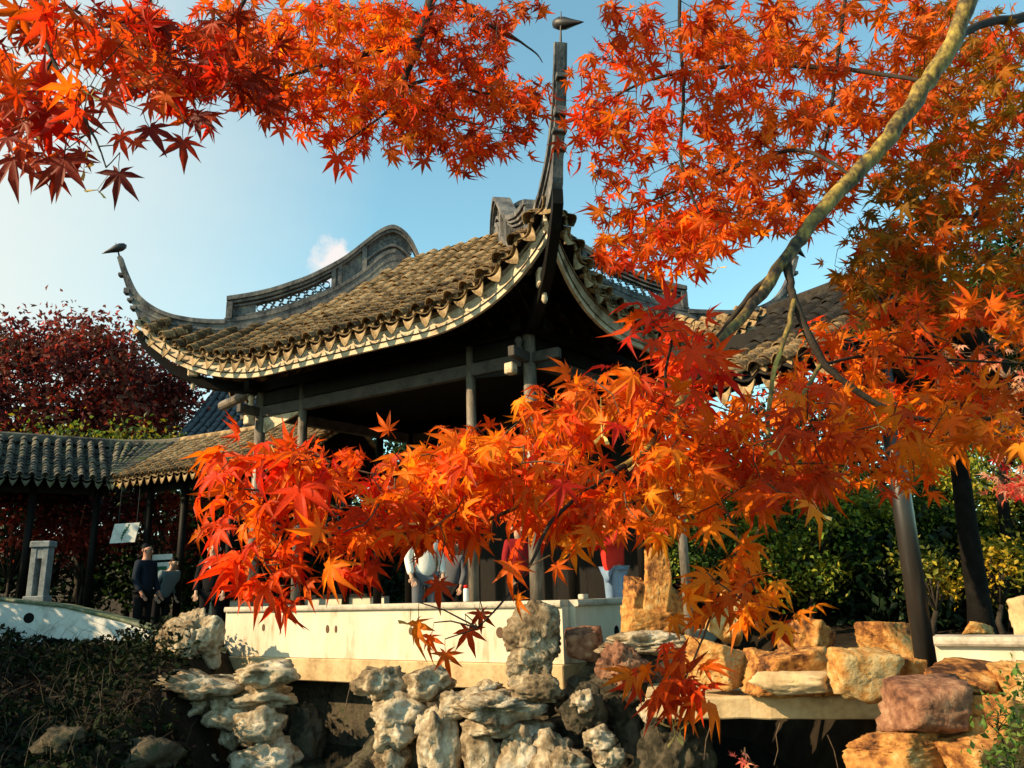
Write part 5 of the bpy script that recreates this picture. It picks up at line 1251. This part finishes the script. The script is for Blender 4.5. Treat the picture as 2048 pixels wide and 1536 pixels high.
for x, y, dep, T_, N_, pal, sz in ((1130, 930, 1.02, (-.15, -.3, -.8), (.1, -.75, .5), RED[:1], .086), (1100, 1110, 1.08, (.35, -.2, -.75), (-.3, -.85, .1), ORG[1:2], .088), (1030, 1095, 1.10, (-.25, -.1, -.9), (-.3, -.8, .3), ORG[1:2], .086), (1035, 1165, 1.12, (-.1, 0, -1), (-.9, -.4, .1), ORG[2:3], .084),
        (960, 1200, 1.15, (.0, 0, -1), (-.1, -.9, .2), DRK[2:3], .056), (930, 1228, 1.15, (.2, 0, -1), (-.1, -.95, .1), DRK[2:3], .056), (890, 1278, 1.14, (.05, -.1, -1), (-.1, -.95, .1), ORG[1:2], .066), (868, 1245, 1.16, (-.3, 0, -.9), (-.7, -.6, .1), ORG[1:2], .052),
        (838, 1205, 1.16, (-.2, 0, -1), (-.8, -.5, .2), GOLD[1:2], .058), (880, 1130, 1.17, (-.1, 0, -1), (-.2, -.9, .2), DRK[2:3], .062), (1240, 830, 1.12, (-.2, -.5, -.5), (.2, -.6, .75), RED[:1], .090), (600, 930, 1.05, (.1, -.5, -.6), (-.2, -.6, .75), RED[1:2], .08), (460, 920, 1.06, (-.5, -.2, -.5), (-.3, -.7, .6), RED[1:2], .076),
        (1330, 620, 1.28, (-.7, -.1, -.25), (-.2, -.4, .85), RED[1:2], .074), (1360, 660, 1.27, (.35, -.2, -.7), (-.1, -.9, .3), ORG[:1], .088), (1310, 660, 1.27, (-.2, -.2, -.8), (-.2, -.9, .3), ORG[:1], .080), (1290, 720, 1.26, (-.3, -.2, -.7), (-.2, -.8, .4), ORG[:1], .082)):
    A.add_leaf(P(x, y, dep), pal, sz, 'x', 'curl', T=nrm(V3(*T_)), N=V3(*N_))
for _ in range(60):
    q = A.leaves[int(A.r.integers(len(A.leaves) // 2, len(A.leaves)))]; A.seed(q[3] + A.r.normal(0, .02, 3) - UP * .035)
for x, y in ((1345, 1455), (1360, 1460), (1350, 1470), (495, 1010), (820, 1250), (1555, 900), (1290, 1010)): A.seed(P(x, y, 1.28))
A.finish()

# left-hand maple: branches reaching in from above, larger leaves near the lens
B = Maple((-2.3, -.5, 0), 'maple reaching in from above with dark-stalked orange and red leaves', 33); B.tw = MB()
tr_ = [('w', (-2.3, -.5, -.1), .14), ('w', (-2.25, -.4, 1.4), .12), ('w', (-2.0, .0, 2.9), .09)]
B.branch(tr_ + [('w', (-1.3, 1.0, 3.75), .05), ('w', tuple(P(900, -180, 2.4)), .026), (862, 0, 2.35, 26), (842, 70, 2.33, 22), (818, 130, 2.31, 18), (803, 190, 2.3, 13), (806, 240, 2.3, 8)], BARK_D, n=10)
B.branch(tr_[2:] + [('w', (-1.5, .7, 3.2), .04), ('w', tuple(P(40, -220, 1.35)), .012), (68, 0, 1.28, 11), (86, 70, 1.24, 10), (106, 120, 1.2, 9), (150, 205, 1.16, 7), (192, 280, 1.12, 5), (212, 335, 1.1, 3)], BARK_D, n=8)
for pts in ([(838, 78, 2.33, 14), (760, 100, 2.3, 13), (690, 118, 2.25, 12), (600, 145, 2.2, 9), (500, 172, 2.15, 5)],
            [(806, 180, 2.3, 9), (860, 160, 2.35, 8), (960, 185, 2.4, 6), (1060, 200, 2.45, 3)],
            [(806, 200, 2.3, 8), (860, 225, 2.3, 6), (960, 250, 2.3, 3)], [(805, 195, 2.3, 8), (760, 235, 2.25, 6), (680, 290, 2.2, 3)],
            [('w', tuple(P(980, -150, 2.5)), .012), (930, 0, 2.45, 10), (960, 40, 2.45, 9), (1020, 70, 2.45, 7), (1070, 105, 2.45, 4), (1085, 125, 2.45, 2)],
            [('w', tuple(P(560, -160, 1.8)), .012), (490, 0, 1.75, 10), (440, 60, 1.7, 8), (370, 95, 1.65, 7), (330, 105, 1.6, 3)],
            [('w', tuple(P(350, -150, 1.6)), .01), (300, 0, 1.55, 8), (240, 45, 1.5, 7), (170, 60, 1.45, 4)],
            [(105, 118, 1.2, 6), (80, 170, 1.16, 5), (60, 240, 1.12, 3)]):
    B.branch(pts, BARK_D, n=7)
B.cluster([(-20, 0), (270, 0), (270, 110), (200, 160), (150, 230), (110, 260), (-20, 200)], (1.08, 1.5), 32, 2.2, DRK[1:] + RED + ORG[:2] + DRK[2:], .082, 'hang', 'curl')
B.cluster([(10, 200), (120, 220), (190, 290), (90, 290), (10, 270)], (1.05, 1.25), 7, 1.5, DRK[1:] + RED, .092, 'hang', 'flat')
B.cluster([(230, 0), (520, 0), (560, 170), (490, 200), (370, 215), (270, 160)], (1.35, 1.95), 74, 3.2, DRK[1:] + RED + ORG[:2] + DRK[2:], .072, 'hang')
B.cluster([(470, 0), (820, 0), (830, 280), (700, 300), (600, 245), (530, 200), (450, 120)], (1.9, 2.7), 150, 3.6, ORG + RED[1:] + GOLD[:2] + DRK[2:], .068, 'hang')
B.cluster([(800, 0), (930, 0), (1030, 60), (1000, 120), (1080, 175), (1085, 235), (1040, 280), (930, 320), (800, 310)], (2.1, 2.8), 128, 3.5, DRK[1:] + RED[1:] + ORG[:2] + DRK[2:], .068, 'hang')
B.cluster([(900, 0), (1090, 0), (1060, 20), (1010, 60)], (2.2, 2.6), 14, 3, DRK[1:], .07, 'hang')
for x, y, dep, T_, pal, sz in ((240, 335, 1.08, (-.05, .05, -1), DRK[:1], .078), (135, 298, 1.10, (-.1, 0, -1), DRK[1:2], .074), (60, 280, 1.10, (-.15, 0, -1), ORG[:1], .078), (368, 275, 1.32, (.1, 0, -1), DRK[1:2], .070), (388, 230, 1.34, (.0, 0, -1), DRK[:1], .064), (285, 250, 1.2, (.4, 0, -.8), DRK[:1], .076), (160, 215, 1.14, (.1, 0, -1), DRK[1:2], .076), (205, 150, 1.2, (.15, 0, -1), DRK[2:3], .074),
        (675, 315, 2.1, (0, 0, -1), RED[1:2], .075), (690, 345, 2.1, (.05, 0, -1), RED[1:2], .07), (462, 190, 1.5, (.1, 0, -1), DRK[2:3], .07), (230, 275, 1.14, (.4, -.1, -.8), RED[1:2], .066), (255, 300, 1.12, (.5, 0, -.6), ORG[:1], .06), (300, 215, 1.25, (.1, 0, -1), ORG[:1], .070), (20, 300, 1.12, (.2, 0, -1), DRK[1:2], .076), (205, 205, 1.15, (.3, 0, -.9), DRK[2:3], .072), (330, 190, 1.3, (-.1, 0, -1), ORG[1:2], .068), (110, 345, 1.12, (.1, 0, -1), DRK[1:2], .066), (420, 235, 1.5, (.0, 0, -1), DRK[2:3], .062), (500, 215, 1.7, (.1, 0, -1), RED[:1], .066), (560, 265, 1.9, (0, 0, -1), ORG[:1], .07), (1000, 300, 2.3, (.05, 0, -1), DRK[3:4], .085), (1040, 270, 2.3, (.2, 0, -1), DRK[2:3], .07), (905, 320, 2.3, (.05, 0, -1), RED[1:2], .07), (850, 330, 2.3, (-.1, 0, -1), DRK[2:3], .07), (780, 325, 2.3, (.1, 0, -1), ORG[1:2], .07), (95, 200, 1.12, (0, 0, -1), DRK[2:3], .082), (55, 190, 1.1, (-.2, 0, -1), ORG[:1], .08)):
    B.add_leaf(P(x, y - 30, dep), pal, sz * 1.25, 'x', 'flat', T=nrm(V3(*T_) + B.r.normal(0, .08, 3)), N=V3(B.r.normal(0, .2), -.85, -.1))
for x, y in ((168, 335), (195, 380), (182, 190), (60, 265)): B.seed(P(x, y, 1.12))
B.finish()
# young pink sprig in front of the water
sp = Maple(tuple(P(1490, 1560, 3.2)), 'small pink-leaved maple sprig rising at the water edge', 55); sp.tw = MB()
sp.branch([('w', tuple(V3(*(P(1495, 1560, 3.2)[:2]), .0)), .006), (1495, 1545, 3.2, 3), (1488, 1515, 3.2, 2), (1482, 1500, 3.2, 1.5)], TWIG, n=5)
for x, y in ((1482, 1500), (1490, 1508), (1475, 1512), (1498, 1520), (1510, 1530)): sp.add_leaf(P(x, y, 3.2), [(.62, .13, .10), (.7, .3, .2)], .05, 'spray', 'droop')
def _fin(s):
    s.tw.tube([P(1488, 1515, 3.2), P(1510, 1528, 3.2)], .0012, 4); tag(s.tw.build('twigs', TWIG, s.t), kind='stuff')
    for q in s.leaves:
        o = link('leaf', LME[q[1]][q[2]], None, s.t, frame_matrix(q[3], q[4] * q[7], q[5] * q[7], q[6] * q[7])); o.color = (*np.clip(q[8], 0, 1), 1)
_fin(sp)
# pale pink maple twig reaching in at the right edge
pk = Maple((4.9, 4.6, 0), 'pale pink-leaved maple twig reaching in beside the dark trunks', 56); pk.tw = MB()
pk.branch([('w', (4.9, 4.6, 0), .03), ('w', (4.8, 4.6, 1.4), .025), ('w', tuple(P(2140, 1010, 4.4)), .012), (2060, 985, 4.2, 5), (2010, 955, 4.1, 4), (1980, 935, 4.0, 2)], BARK_D, n=6)
pk.cluster([(1975, 880), (2060, 860), (2060, 1030), (1990, 1000)], (3.9, 4.4), 16, 3, [(.62, .05, .04), (.62, .16, .10), (.70, .36, .24), (.55, .02, .02)], .075, 'spray', 'droop')
pk.cluster([(1880, 700), (2060, 640), (2060, 860), (1960, 880)], (4.0, 5.2), 24, 3, [(.62, .16, .10), (.70, .36, .24), (.60, .30, .14)], .075, 'spray', 'droop')
tag(pk.tw.build('twigs', TWIG, pk.t), kind='stuff')
for q in pk.leaves:
    o = link('leaf', LME[q[1]][q[2]], None, pk.t, frame_matrix(q[3], q[4] * q[7], q[5] * q[7], q[6] * q[7])); o.color = (*np.clip(q[8], 0, 1), 1)
